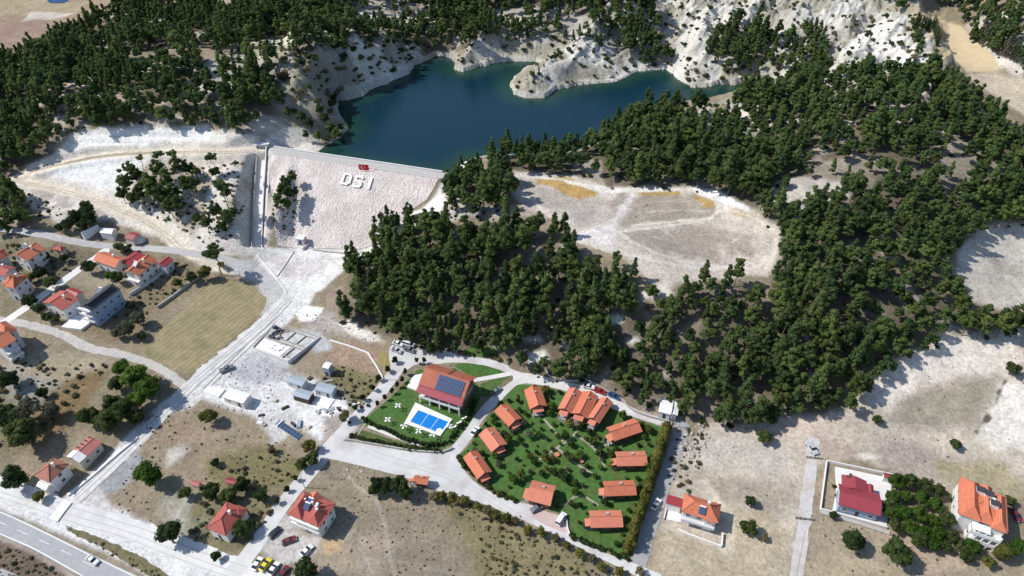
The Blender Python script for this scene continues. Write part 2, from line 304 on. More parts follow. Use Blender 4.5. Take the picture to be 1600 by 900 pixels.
# ---------------------------------------------------------------- painting the ground (its own colours: chalk, straw, soil)
chalk=(.68,.645,.585); chalkp=(.615,.57,.51); gravel=(.46,.455,.45); tan=(.34,.28,.205); straw=(.4,.33,.215); brown=(.25,.195,.14); olive=(.15,.14,.065)
pale=(.53,.465,.385); orange=(.46,.31,.12); floor_=(.165,.14,.10); reddish=(.36,.25,.19); grey=(.33,.315,.3); darkolive=(.10,.105,.05)
COL = np.empty(H.shape+(3,)); COL[:] = (.27, .225, .15)
big = fbm(GX/30, GY/30, 60)[..., None]; med = fbm(GX/7, GY/7, 61)[..., None]
COL[:] = COL*(.75+.5*big)
COL[:] += (np.array(tan)-COL)*sstep(.45, .6, med)*.6
FOREST = [  # outlines as the crowns show them, spacing, openness
 [(-60,120),(0,95),(80,85),(170,80),(260,75),(330,78),(350,62),(420,52),(470,60),(500,75),(440,85),(420,100),(425,140),(445,165),(440,190),(395,205),(350,190),(300,188),(200,190),(120,200),(95,215),(60,235),(0,262),(-60,262)],
 [(50,75),(80,50),(150,22),(190,0),(230,-30),(270,-12),(330,-30),(400,-40),(600,-40),(800,-40),(900,-40),(935,0),(945,25),(935,48),(900,55),(860,48),(810,60),(760,62),(700,75),(660,70),(620,62),(560,70),(500,78),(470,80),(465,45),(420,48),(350,60),(300,62),(240,65),(180,68),(120,78),(60,85)],
 [(960,-40),(1010,-20),(1030,40),(1060,95),(1030,104),(980,80),(955,50),(920,70),(900,58),(940,40),(930,0)],
 [(1125,30),(1170,25),(1230,50),(1285,40),(1300,95),(1270,115),(1200,100),(1130,100),(1105,80)],
 [(1370,-20),(1400,10),(1430,50),(1440,100),(1470,120),(1450,80),(1420,20),(1430,-20)],
 [(1420,-30),(1500,10),(1520,55),(1560,90),(1600,110),(1680,120),(1680,-30)],
 [(750,212),(800,200),(850,205),(880,200),(920,215),(950,195),(990,178),(1020,170),(1060,166),(1110,164),(1145,158),(1190,140),(1230,125),(1260,118),(1330,108),(1400,110),(1450,110),(1500,120),(1540,160),(1570,170),(1600,190),(1680,200),(1680,345),(1600,345),(1560,345),(1520,360),(1500,385),(1480,420),(1490,455),(1520,478),(1560,482),(1640,480),(1640,512),(1590,520),(1530,515),(1480,525),(1430,545),(1390,575),(1360,600),(1340,635),(1300,640),(1260,645),(1215,650),(1180,660),(1120,655),(1070,640),(1010,630),(960,610),(900,590),(850,585),(810,560),(780,545),(740,540),(680,545),(640,530),(600,510),(570,505),(530,490),(540,450),(545,400),(590,385),(600,345),(640,330),(690,340),(720,360),(780,345),(830,350),(870,345),(920,385),(960,400),(990,420),(1005,450),(1040,455),(1090,435),(1150,425),(1200,425),(1215,395),(1220,355),(1190,330),(1150,300),(1090,290),(1020,292),(940,290),(880,275),(800,262),(770,258),(760,240)],
 [(690,275),(715,262),(735,250),(760,245),(790,270),(800,300),(810,325),(780,330),(740,325),(705,315),(690,300)],
 [(-40,270),(20,290),(50,320),(40,345),(0,355),(-40,355)],
]
FOREST = [(np.array(f)) for f in FOREST]
s_f = np.zeros(H.shape)
for f in FOREST:
    p = pw(np.clip(f, [-1e3, -40], [1e4, 1e4]), 5.0); s = box(p, 14); s_f[s] = np.maximum(s_f[s], 1-sstep(-4, 3, sdf_poly(p, GX[s], GY[s])+5*(fbm(GX[s]/9, GY[s]/9, 8)-.5)))
def blend(w, c): COL[:] += (np.array(c)-COL)*w[..., None]
blend(s_f, floor_); blend(s_f*sstep(.56, .66, fbm(GX/16, GY/12, 71))*(.25+.55*sstep(230, 300, GY)), pale)
blend(s_f*sstep(.64, .7, fbm(GX/30, GY/22, 74))*.5, chalk)
# steep bare hills, pale drawdown band along the water
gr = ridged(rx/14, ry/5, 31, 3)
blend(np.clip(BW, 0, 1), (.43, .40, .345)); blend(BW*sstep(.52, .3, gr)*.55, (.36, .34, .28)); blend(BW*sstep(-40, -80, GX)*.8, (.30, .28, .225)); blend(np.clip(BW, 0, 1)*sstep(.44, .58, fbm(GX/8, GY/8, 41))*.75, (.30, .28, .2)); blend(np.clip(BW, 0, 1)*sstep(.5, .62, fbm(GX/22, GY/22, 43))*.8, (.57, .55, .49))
blend((1-sstep(.8, 2.6, LKD+2*(fbm(GX/4, GY/4, 12)-.5)))*sstep(crest[0, 1]-60, crest[0, 1], GY)*(.3+.6*fbm(GX/12, GY/12, 15)), (.54, .52, .46))
def paint(pts, c, edge=1.5, noise=4, ns=8, amt=1.0, seed=90, ragged=None):
    p = pw(pts); s = box(p, edge+noise); d = sdf_poly(p, GX[s], GY[s]) + noise*2*(fbm(GX[s]/ns, GY[s]/ns, seed)-.5)
    wgt = (1-sstep(-edge, edge, d))*amt
    if ragged: wgt = wgt*sstep(ragged[1]-.08, ragged[1]+.08, fbm(GX[s]/ragged[0], GY[s]/ragged[0], seed+3))
    COL[s] += (np.array(c)-COL[s])*wgt[..., None]
def stroke(pts, c, wd, edge=.5, noise=.5, amt=1.0, seed=120, smooth=2):
    p = chaikin(pw(pts), smooth, False); s = box(p, wd+edge+noise+1); d = sdf_line(p, GX[s], GY[s])[0]-wd/2+noise*2*(fbm(GX[s]/2.5, GY[s]/2.5, seed)-.5)
    wgt = (1-sstep(-edge, edge, d))*amt; COL[s] += (np.array(c)-COL[s])*wgt[..., None]
# --- far left fields and the top right strip
paint([(-80,-40),(150,-40),(200,-10),(160,15),(90,45),(60,80),(0,95),(-80,100)], (.36,.27,.19), 3, 5)
paint([(-60,-10),(60,-5),(140,5),(120,20),(0,25),(-60,25)], straw, 2, 3); paint([(50,18),(125,20),(70,32),(30,34)], pale, 1, 2)
paint([(-20,40),(60,30),(110,45),(80,80),(20,92),(-30,80)], (.33,.235,.18), 2, 4)
paint([(225,15),(250,-10),(290,-12),(275,12),(240,28)], (.46,.34,.22), 1, 3)
paint([(345,70),(400,58),(460,46),(463,78),(430,88),(395,95),(370,80)], (.44,.42,.28), 2, 2); paint([(415,62),(460,46),(463,72),(420,80)], (.6,.58,.48), 1, 2, amt=.7)
paint([(1432,10),(1460,15),(1475,28),(1500,40),(1525,65),(1565,105),(1562,112),(1515,113),(1460,100),(1458,70),(1420,40)], (.45,.36,.225), 1.5, 1)
paint([(1510,113),(1563,113),(1610,125),(1680,140),(1680,190),(1600,180),(1565,155),(1540,140),(1515,125)], (.5,.43,.33), 2, 1.5)
paint([(1440,25),(1470,30),(1475,75),(1450,68)], (.42,.36,.25), 1, 2)
paint([(1530,60),(1600,100),(1600,125),(1555,100)], chalkp, 2, 2, amt=.7)
paint([(1380,2),(1430,5),(1420,20),(1385,15)], (.3,.27,.2), 2, 2); paint([(1560,25),(1580,20),(1575,60),(1555,70)], (.55,.53,.45), 1, 3)
paint([(1380,35),(1410,55),(1440,110),(1400,116),(1360,102),(1310,88),(1340,60)], (.62,.60,.545), 1.5, 2)
# --- left abutment
paint([(15,278),(55,255),(95,232),(110,210),(200,197),(320,196),(360,205),(410,215),(440,197),(480,197),(500,215),(505,240),(430,236),(410,300),(405,395),(380,400),(330,400),(250,370),(170,345),(95,352),(60,335),(20,300)], (.60,.555,.49), 1.5, 2.5)
paint([(130,205),(320,198),(345,215),(200,228),(110,230)], (.74,.725,.69), 1.5, 2.5)
paint([(90,262),(180,245),(240,250),(200,290),(180,300),(120,285),(70,270)], (.70,.69,.665), 1.5, 2)
paint([(45,290),(90,290),(170,330),(120,350),(60,330)], (.45,.41,.37), 2, 2, ragged=(5,.45))
stroke([(410,237),(330,238),(240,238),(160,243),(100,255),(50,270),(18,277),(60,290),(130,305),(180,325),(230,345),(265,370),(290,392),(330,415),(390,420)], (.66,.585,.47), 6, .6, .6)
stroke([(240,238),(160,243),(100,255),(50,268)], (.44,.37,.28), 2.2, .5, .7)
paint([(220,260),(330,250),(385,255),(380,330),(350,375),(310,370),(250,340),(200,310)], (.36,.31,.235), 3, 4, amt=.85, ragged=(10,.42))
paint([(410,240),(440,240),(430,300),(425,360),(410,392),(402,392)], (.52,.47,.41), 1, 1.5)
# --- toe of the dam and the chalk track
paint([(400,390),(470,385),(560,388),(590,368),(625,335),(660,325),(690,290),(705,275),(712,300),(715,335),(660,345),(620,352),(600,372),(575,385),(550,392),(535,425),(500,450),(480,478),(455,500),(415,540),(350,590),(300,640),(240,690),(150,760),(110,790),(100,780),(170,710),(230,650),(290,600),(350,550),(400,510),(430,475),(440,460),(420,430),(398,410)], (.64,.62,.59), 1, 1.4)
paint([(560,392),(600,372),(620,352),(660,335),(690,290),(700,280),(706,320),(660,345),(600,380),(540,420),(500,455),(470,450),(500,425),(540,400)], (.74,.72,.67), 1.5, 1.5)
paint([(700,262),(720,250),(735,240),(730,255),(715,275),(703,290)], (.74,.72,.67), .8, 1)
paint([(405,395),(470,400),(540,400),(500,425),(455,440),(430,425)], (.56,.53,.505), 2, 3); paint([(440,405),(470,410),(450,440),(435,430)], (.42,.4,.37), 1.5, 2, amt=.6)
paint([(690,285),(712,280),(735,300),(760,330),(800,330),(830,335),(700,345)], (.5,.46,.42), 1.5, 2)
paint([(330,400),(400,405),(430,440),(455,465),(430,500),(405,500),(415,465),(395,440),(360,425)], (.47,.45,.43), 1.5, 2)
# --- the clearing
paint([(780,268),(830,268),(900,275),(950,292),(1010,290),(1080,290),(1140,310),(1190,335),(1222,362),(1215,400),(1200,430),(1140,435),(1090,440),(1020,462),(1005,430),(970,400),(920,385),(870,345),(815,325),(800,300)], (.53,.47,.405), 1.5, 2)
paint([(965,300),(1050,300),(1100,310),(1130,325),(1110,345),(1040,350),(960,355),(955,330)], (.33,.28,.215), 2, 4, amt=.75)
paint([(960,365),(1040,350),(1110,350),(1180,370),(1195,400),(1120,410),(1040,400),(985,385)], (.35,.3,.24), 2.5, 4, amt=.7, ragged=(7,.42))
paint([(805,285),(860,290),(930,305),(930,325),(860,325),(815,305)], (.4,.36,.31), 3, 4, amt=.6); paint([(890,330),(925,330),(920,350),(895,350)], (.4,.36,.34), 2, 3, amt=.6)
paint([(838,275),(880,276),(910,290),(935,298),(930,308),(905,311),(870,295),(840,287)], orange, 1, 2.2)
paint([(985,297),(1060,296),(1065,304),(1000,306)], orange, .7, 1.0); paint([(1085,305),(1110,312),(1120,322),(1100,325)], orange, .7, 1.0); paint([(1128,322),(1150,326),(1180,338),(1178,344),(1150,335)], orange, .7, 1.0)
paint([(1075,292),(1120,296),(1150,312),(1170,330),(1130,318),(1090,302)], (.76,.75,.72), .8, 1.5); paint([(780,268),(840,272),(900,285),(960,294),(1080,294),(1070,298),(940,302),(880,282),(800,275)], (.66,.62,.57), .6, 1)
paint([(985,295),(965,325),(950,350),(900,370),(960,390),(965,350),(980,325),(1000,305)], (.68,.64,.61), 2.5, 3, amt=.8)
for ln in ([(965,362),(1020,356),(1080,348),(1115,340),(1125,325),(1115,308)], [(965,362),(1000,385),(1040,402),(1100,412),(1180,425),(1200,400)], [(800,292),(830,310),(845,328)], [(990,352),(1060,345),(1100,342)], [(1125,322),(1180,340),(1215,362),(1212,395),(1195,420)], [(900,375),(960,395),(1030,410),(1120,420)]):
    stroke(ln, (.63,.58,.5), 1.5, .6, .8, amt=.85)
stroke([(1000,332),(1070,328),(1110,330)], (.55,.52,.48), 1.2, .6, 1, amt=.6); stroke([(985,322),(1050,312),(1100,318)], (.5,.46,.4), 1, .6, 1, amt=.5)
paint([(1000,455),(1040,445),(1056,462),(1030,472),(1000,468)], (.6,.56,.5), 1, 2); paint([(1015,465),(1045,463),(1040,474),(1015,475)], (.5,.4,.24), 1, 1.5, amt=.7)
# --- right-hand bare fields
paint([(1500,385),(1530,358),(1560,345),(1680,345),(1680,480),(1560,482),(1520,475),(1488,450)], (.56,.51,.44), 1.5, 2); paint([(1540,400),(1620,410),(1620,450),(1560,450)], (.42,.375,.32), 3, 4, amt=.6, ragged=(6,.45))
paint([(1100,655),(1180,660),(1215,650),(1265,645),(1330,635),(1370,590),(1430,545),(1500,520),(1600,515),(1700,520),(1700,800),(1600,780),(1480,765),(1430,745),(1330,720),(1290,715),(1260,760),(1250,830),(1230,905),(1010,905),(1050,760),(1075,690)], (.49,.425,.35), 1.5, 3)
paint([(1380,570),(1450,540),(1530,520),(1590,525),(1595,570),(1570,590),(1500,590),(1440,600),(1390,640),(1350,620)], (.62,.56,.485), 2.5, 4); paint([(1420,625),(1500,590),(1560,590),(1560,620),(1530,670),(1440,680),(1400,660)], (.31,.275,.215), 3, 4, amt=.9)
paint([(1565,600),(1620,590),(1640,700),(1560,700),(1530,680)], (.66,.62,.55), 2.5, 3); paint([(1220,650),(1290,640),(1340,650),(1320,670),(1240,690),(1200,670)], (.53,.43,.36), 2.5, 4, amt=.8)
paint([(1280,690),(1330,690),(1380,720),(1330,720),(1280,710)], (.4,.3,.24), 2, 4, amt=.6); paint([(1370,690),(1470,700),(1480,735),(1400,740),(1360,715)], (.35,.3,.26), 3, 4, amt=.8)
paint([(1470,715),(1560,720),(1620,760),(1600,785),(1520,765),(1470,740)], (.37,.32,.19), 2.5, 4, amt=.85)
paint([(1335,708),(1355,705),(1380,715),(1350,722)], (.62,.57,.49), .8, 1.2)
paint([(1080,700),(1140,670),(1180,680),(1240,700),(1230,760),(1180,740),(1110,730)], (.46,.42,.37), 3, 5, amt=.8, ragged=(8,.42)); paint([(1060,740),(1120,735),(1200,755),(1240,760),(1220,820),(1150,790),(1080,760)], (.34,.295,.235), 3, 4, amt=.8)
paint([(1145,790),(1200,800),(1240,820),(1225,905),(1150,905),(1120,850)], (.45,.38,.26), 3, 4, amt=.8); paint([(1010,830),(1120,850),(1170,880),(1150,910),(1000,905)], (.44,.37,.25), 2.5, 3, amt=.8)
stroke([(1100,755),(1130,790),(1145,830),(1135,860)], (.55,.48,.39), 3, 1, 1.5, amt=.7); stroke([(1040,850),(1060,870),(1120,885)], (.52,.46,.36), .8, .4, .5, amt=.6)
paint([(1262,790),(1310,815),(1420,830),(1500,870),(1600,905),(1250,905),(1255,830)], (.36,.3,.215), 2, 4); paint([(1265,860),(1330,865),(1420,890),(1440,910),(1260,910)], (.44,.37,.25), 2, 3, amt=.8); paint([(1380,830),(1470,850),(1530,890),(1450,895),(1400,860)], (.47,.35,.26), 2, 4, amt=.7)
stroke([(1575,590),(1560,615),(1555,640),(1540,655),(1525,675)], (.14,.12,.09), .7, .4, 1.5)
# --- middle and lower left dry ground
paint([(500,730),(560,720),(640,745),(700,770),(800,800),(870,850),(960,890),(1000,920),(380,920),(480,870),(520,840),(540,800),(500,770)], (.285,.24,.175), 1.5, 2)
paint([(690,775),(760,790),(850,840),(930,880),(960,910),(760,910),(720,850)], (.215,.185,.085), 4, 5, amt=.75); paint([(540,830),(620,840),(600,900),(480,905),(500,860)], (.4,.33,.25), 3, 4, amt=.7); paint([(505,848),(535,845),(532,860),(510,866)], (.5,.36,.2), 1, 1, amt=.9)
paint([(555,740),(640,760),(640,800),(560,790)], (.36,.3,.21), 3, 4, amt=.5)
stroke([(545,745),(560,762),(590,785),(600,810),(605,845),(608,870),(620,905)], (.46,.41,.34), 1, .4, .6, amt=.8)
for q in range(4): stroke([(535+q*3,832+q*5),(552+q*2,828+q*5),(566,838+q*3),(566+q*2,850+q*4),(575+q*4,905)], (.42,.37,.31), .5, .3, .5, amt=.6)
stroke([(610,875),(660,885),(720,900)], (.42,.37,.31), .8, .4, .6, amt=.5)
paint([(230,650),(300,635),(350,650),(430,690),(490,705),(470,745),(400,760),(300,750),(215,740),(240,790),(240,820),(170,805),(155,780),(200,770),(200,720)], (.31,.25,.175), 2, 3)
paint([(320,720),(420,700),(480,730),(470,760),(400,770),(330,765)], (.18,.16,.07), 3, 4, amt=.8); paint([(240,655),(300,640),(330,680),(260,690)], (.36,.275,.2), 3, 4, amt=.8); paint([(260,700),(290,705),(280,720),(262,730)], (.55,.52,.46), 1.5, 3, amt=.8)
paint([(255,770),(330,770),(335,820),(280,850),(255,810)], (.4,.39,.33), 2.5, 4, amt=.8, ragged=(4,.42)); paint([(310,760),(400,765),(430,790),(400,850),(340,870),(290,840)], (.16,.15,.075), 3, 4, amt=.75)
paint([(145,765),(165,720),(215,698),(225,715),(205,755),(180,775)], (.38,.38,.38), 1, 1.5); paint([(105,790),(150,760),(180,780),(240,825),(200,830),(110,805)], (.54,.51,.48), 1.5, 2.5)
# --- village ground
paint([(0,420),(120,400),(150,400),(60,460),(0,500)], (.2,.18,.12), 2, 3, amt=.8); paint([(100,440),(135,420),(160,425),(190,440),(150,450)], (.35,.3,.22), 1.5, 2)
paint([(-20,380),(100,385),(145,410),(100,440),(40,430)], (.19,.175,.115), 2, 4, amt=.8); paint([(60,550),(130,545),(170,570),(110,615),(40,600),(20,570)], (.38,.32,.22), 2, 3)
paint([(110,515),(170,540),(230,490),(320,420),(280,410),(210,460)], (.24,.19,.12), 2, 3); paint([(300,420),(330,440),(260,480),(215,485)], (.26,.22,.12), 2, 3, amt=.7)
paint([(170,570),(110,650),(60,700),(0,700),(-30,600),(60,610)], (.19,.16,.085), 3, 4, amt=.85); paint([(60,640),(140,580),(175,575),(110,660),(70,690)], (.24,.17,.09), 2, 3)
paint([(0,560),(30,570),(90,600),(60,640),(0,620)], (.38,.36,.32), 2, 3, amt=.7)
# --- builders' yard
paint([(340,580),(400,545),(440,560),(480,590),(540,610),(560,640),(545,680),(500,690),(440,660),(400,650),(340,630),(310,625)], (.66,.65,.63), 2, 3)
paint([(395,545),(455,565),(450,600),(400,600),(350,590)], (.47,.465,.46), 2, 3); paint([(500,540),(560,530),(600,540),(612,570),(590,600),(560,590),(520,575)], (.35,.255,.185), 2, 3)
paint([(520,565),(590,590),(580,640),(550,640),(500,600)], (.2,.18,.09), 2, 4, amt=.85); paint([(590,545),(615,555),(605,580),(590,570)], (.33,.3,.08), 1, 2, amt=.7)
paint([(470,500),(520,490),(560,510),(590,530),(540,525),(500,520)], (.43,.38,.34), 2, 3); paint([(455,515),(500,515),(520,545),(495,550)], (.44,.44,.435), 1.5, 2)
paint([(460,490),(475,478),(504,482),(492,500),(470,503)], (.72,.71,.68), .6, .8); paint([(505,460),(535,445),(540,470),(520,485)], (.36,.28,.22), 1, 2); paint([(520,505),(545,500),(580,520),(600,535),(560,528)], (.62,.58,.52), 1, 1.5)
paint([(440,580),(470,560),(500,560),(520,575),(490,590)], (.33,.27,.19), 1.5, 3, amt=.8); paint([(500,650),(540,645),(530,680),(505,690)], (.34,.28,.24), 1.5, 3, amt=.8); paint([(410,655),(450,650),(470,665),(430,690)], (.5,.48,.45), 1.5, 3)
paint([(395,850),(440,800),(470,835),(500,840),(490,870),(460,880),(430,890)], (.5,.47,.44), 1.5, 1.5)
# --- verge strips by the highway
paint([(-60,745),(0,755),(60,775),(110,795),(200,815),(300,855),(380,885),(330,915),(240,905),(200,880),(125,850),(60,818),(0,795),(-60,775)], (.62,.605,.59), 1, 1)
paint([(-60,830),(0,838),(50,860),(112,895),(140,915),(-60,915)], (.42,.35,.32), .8, .6); paint([(-60,842),(0,845),(50,867),(100,895),(110,915),(-60,915)], (.17,.13,.095), .8, 1)
# --- garden of the cottages and round the pool: bare edges
paint([(1000,640),(1075,655),(1090,690),(1060,700)], (.38,.33,.28), 1.5, 3)
stroke([(1100,500),(1108,500)], pale, .5)
for q in [(840,555),(830,530),(895,540),(1270,520),(1255,590),(1290,505),(985,530),(960,500)]: paint([(q[0]-14,q[1]-4),(q[0]+12,q[1]-6),(q[0]+16,q[1]+4),(q[0]-8,q[1]+7)], (.68,.66,.6), 1, 3, amt=.9)
COL *= (1+.10*(fbm(GX/3, GY/3, 200)-.5)+.28*(fbm(GX/24, GY/24, 201)-.5))[..., None]
lum_ = COL.mean(-1); COL *= (.87+.13*sstep(.36, .54, lum_))[..., None]; COL = np.clip(COL, .01, .85)
# riprap relief on the dam face
dface_px = [(424,238),(560,262),(686,280),(668,312),(640,330),(608,360),(580,384),(555,391),(500,388),(445,386),(432,383),(428,330),(422,290)]
dp = pw(dface_px); s = box(dp, 3); dsd = sdf_poly(dp, GX[s], GY[s])
lt_ = G(561, 284); H[s] += np.where(dsd < 0, .2*(rng.random(H[s].shape)-.5)*sstep(0, -2, dsd), 0)*(np.hypot(GX[s]-lt_.x, GY[s]-lt_.y) > 12)
# ---------------------------------------------------------------- the ground as one sheet
def ground_mat():
    m = bpy.data.materials.new("ground"); m.use_nodes = True; t = m.node_tree; N = t.nodes; L = t.links; b = N["Principled BSDF"]
    b.inputs["Roughness"].default_value = .95; b.inputs["Specular IOR Level"].default_value = .1
    at = N.new("ShaderNodeAttribute"); at.attribute_name = "albedo"; tc = N.new("ShaderNodeTexCoord")
    def nz(scale, det, lo, hi, a, c):
        x = N.new("ShaderNodeTexNoise"); x.inputs["Scale"].default_value = scale; x.inputs["Detail"].default_value = det; x.inputs["Roughness"].default_value = .7
        r = N.new("ShaderNodeMapRange"); r.inputs[1].default_value = lo; r.inputs[2].default_value = hi; r.inputs[3].default_value = a; r.inputs[4].default_value = c
        L.new(tc.outputs["Object"], x.inputs["Vector"]); L.new(x.outputs[0], r.inputs[0]); return x, r
    x1, r1 = nz(.9, 8, .32, .68, .68, 1.26); x2, r2 = nz(.16, 5, .32, .68, .82, 1.16)
    mm = N.new("ShaderNodeMath"); mm.operation = 'MULTIPLY'; L.new(r1.outputs[0], mm.inputs[0]); L.new(r2.outputs[0], mm.inputs[1])
    x3, r3 = nz(.55, 3, .60, .68, 1, .74)                       # scattered tufts and stones
    m2 = N.new("ShaderNodeMath"); m2.operation = 'MULTIPLY'; L.new(mm.outputs[0], m2.inputs[0]); L.new(r3.outputs[0], m2.inputs[1])
    vm = N.new("ShaderNodeVectorMath"); vm.operation = 'SCALE'; L.new(at.outputs["Color"], vm.inputs[0]); L.new(m2.outputs[0], vm.inputs["Scale"]); L.new(vm.outputs[0], b.inputs["Base Color"])
    bp = N.new("ShaderNodeBump"); bp.inputs["Strength"].default_value = 1; bp.inputs["Distance"].default_value = .35; L.new(x1.outputs[0], bp.inputs["Height"]); L.new(bp.outputs[0], b.inputs["Normal"])
    return m
ny, nx = H.shape; idx = np.arange(nx*ny).reshape(ny, nx)
V = np.stack([GX, GY, H], -1).reshape(-1, 3)
q = np.stack([idx[:-1, :-1], idx[:-1, 1:], idx[1:, 1:], idx[1:, :-1]], -1).reshape(-1, 4)
tri = np.concatenate([q[:, [0, 1, 2]], q[:, [0, 2, 3]]])
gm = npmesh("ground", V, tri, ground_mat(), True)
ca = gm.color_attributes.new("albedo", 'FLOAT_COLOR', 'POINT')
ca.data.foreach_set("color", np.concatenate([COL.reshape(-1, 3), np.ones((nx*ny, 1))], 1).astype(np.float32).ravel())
tag(link("ground", gm), "pale chalk and dry grass ground of the valley", kind="structure")
# sheets that follow the ground exactly, cut along their outline
def drape(name, S, s, lift, m, smooth=True, kind="structure", label=None, disp=None):
    ii = idx[s]; S = S.copy(); S[np.abs(S) < 1e-4] = 1e-4
    X = GX[s].ravel(); Y = GY[s].ravel(); Z = H[s].ravel()+lift+(0 if disp is None else disp.ravel()); D = S.ravel()
    r, c = S.shape; lid = np.arange(r*c).reshape(r, c)
    qq = np.stack([lid[:-1, :-1], lid[:-1, 1:], lid[1:, 1:], lid[1:, :-1]], -1).reshape(-1, 4)
    T = np.concatenate([qq[:, [0, 1, 2]], qq[:, [0, 2, 3]]]); ins = D[T] < 0; k = ins.sum(1)
    Vv = np.stack([X, Y, Z], 1); out = [T[k == 3]]; extra = []; base = len(Vv)
    def cutp(a, b):
        t = D[a]/(D[a]-D[b]); return Vv[a]+(Vv[b]-Vv[a])*t[:, None]
    for want in (1, 2):
        for p in range(3):
            sel = (k == want) & (ins[:, p] == (want == 1)); 
            if not sel.any(): continue
            a, b, cc = T[sel, p], T[sel, (p+1) % 3], T[sel, (p+2) % 3]; e1 = cutp(a, b); e2 = cutp(a, cc); nn = len(a)
            i1 = base+np.arange(nn); i2 = i1+nn; base += 2*nn; extra += [e1, e2]
            out += [np.stack([a, i1, i2], 1)] if want == 1 else [np.stack([i1, b, cc], 1), np.stack([i1, cc, i2], 1)]
    Fa = np.concatenate(out); Vv = np.concatenate([Vv]+extra) if extra else Vv
    if len(Fa) == 0: print("EMPTY", name); return None
    u, inv = np.unique(Fa, return_inverse=True); me = npmesh(name, Vv[u], inv.reshape(Fa.shape), m, smooth)
    o = link(name, me); tag(o, label, kind=kind); return o
def ribbon(name, pts, wd, lift, m, label=None, world=False):
    p = chaikin(pts if world else pw(pts), 2, False); cu = np.r_[0, np.cumsum(np.hypot(*np.diff(p, axis=0).T))]; t = np.linspace(0, cu[-1], max(2, int(cu[-1]/.5))); x = np.interp(t, cu, p[:, 0]); y = np.interp(t, cu, p[:, 1])
    dx = np.gradient(x); dy = np.gradient(y); l = np.hypot(dx, dy)+1e-9; a = np.stack([x-dy/l*wd/2, y+dx/l*wd/2], 1); b = np.stack([x+dy/l*wd/2, y-dx/l*wd/2], 1); v = np.concatenate([a, b]); v = np.c_[v, bil(xs, ys, H, v[:, 0], v[:, 1])+lift]
    n_ = len(t); k = np.arange(n_-1); o = link(name, npmesh(name, v, np.stack([k+n_, k+n_+1, k+1, k], 1), m)); return tag(o, label, kind="structure")
def sheet_poly(name, pts, lift, m, noise=0, smooth=0, **k):
    p = pw(pts); p = chaikin(p, smooth) if smooth else p
    s = box(p, 2); S = sdf_poly(p, GX[s], GY[s]) + noise*2*(fbm(GX[s]/2.2, GY[s]/2.2, 300)-.5); return drape(name, S, s, lift, m, **k)
def sheet_line(name, pts, wd, lift, m, noise=0, dash=None, **k):
    p = chaikin(pw(pts), 2, False); s = box(p, wd+2); d, T, _ = sdf_line(p, GX[s], GY[s]); S = d-wd/2 + noise*2*(fbm(GX[s]/2.2, GY[s]/2.2, 300)-.5); return drape(name, S, s, lift, m, **k)
# ---------------------------------------------------------------- water, roads, lawns, fields
def water_mat():
    m = bpy.data.materials.new("water"); m.use_nodes = True; t = m.node_tree; N = t.nodes; L = t.links; b = N["Principled BSDF"]
    b.inputs["Base Color"].default_value = (.004, .022, .034, 1); b.inputs["Roughness"].default_value = .12; b.inputs["IOR"].default_value = 1.33
    tc = N.new("ShaderNodeTexCoord"); n1 = N.new("ShaderNodeTexNoise"); n1.inputs["Scale"].default_value = .9; n1.inputs["Detail"].default_value = 4; L.new(tc.outputs["Object"], n1.inputs["Vector"])
    bp = N.new("ShaderNodeBump"); bp.inputs["Distance"].default_value = .12; L.new(n1.outputs[0], bp.inputs["Height"]); L.new(bp.outputs[0], b.inputs["Normal"])
    at = N.new("ShaderNodeAttribute"); at.attribute_name = "shallow"
    mx = N.new("ShaderNodeMix"); mx.data_type = 'RGBA'; mx.inputs[6].default_value = (.004, .026, .040, 1); mx.inputs[7].default_value = (.014, .048, .030, 1); L.new(at.outputs["Fac"], mx.inputs[0]); L.new(mx.outputs[2], b.inputs["Base Color"])
    return m
def lake_obj():
    s = box(lake, 6); X = GX[s][::2, ::2]; Y = GY[s][::2, ::2]; d = sdf_poly(lake, X, Y); k = np.arange(X.size).reshape(X.shape)
    rl = (X-crest[0, 0])*cn[0]+(Y-crest[0, 1])*cn[1]
    q = np.stack([k[:-1, :-1], k[:-1, 1:], k[1:, 1:], k[1:, :-1]], -1).reshape(-1, 4); ok = ((d.ravel() < 5) & (rl.ravel() < 0))[q].all(1); q = q[ok]
    u, inv = np.unique(q, return_inverse=True); V = np.stack([X.ravel(), Y.ravel(), np.full(X.size, WL)], 1)[u]
    me = npmesh("lake_water", V, inv.reshape(q.shape), water_mat()); a = me.attributes.new("shallow", 'FLOAT', 'POINT')
    a.data.foreach_set("value", np.clip((1-(-d.ravel()[u]-1)/13), 0, 1).astype(np.float32))
    tag(link("lake_water", me), "deep blue water of the reservoir behind the dam", kind="structure")
lake_obj()
asphalt = mat("asphalt", (.34,.335,.335), var=.1, sc_=.6, bump=.01, bs=20); concrete = mat("concrete_paving", (.54,.53,.515), var=.09, sc_=.35, bump=.02, bs=6, dirt=((.38,.35,.33), .6, .12))
conc_w = mat("white_concrete", (.68,.66,.63), var=.07, sc_=.8); kerbm = mat("kerb_concrete", (.6,.585,.56), var=.08, sc_=1.2); paintw = mat("road_paint", (.75,.75,.73), var=.06, sc_=2)
grass = mat("lawn_grass", (.055,.125,.024), var=.35, sc_=.7, bump=.08, bs=6, dirt=((.085,.105,.03), .6, .25)); dryg = mat("verge_grass", (.15,.13,.07), var=.3, sc_=1.2, bump=.1, bs=4, dirt=((.08,.09,.03), .9, .5))
sheet_poly("highway", [(-80,768),(0,797),(50,820),(125,857),(212,898),(260,925),(165,925),(130,902),(112,893),(50,858),(0,836),(-80,802)], .05, asphalt, label="grey asphalt highway with white lane lines at the corner")
sheet_poly("far_carriageway", [(-60,862),(0,887),(30,900),(60,918),(-60,925)], .05, asphalt)
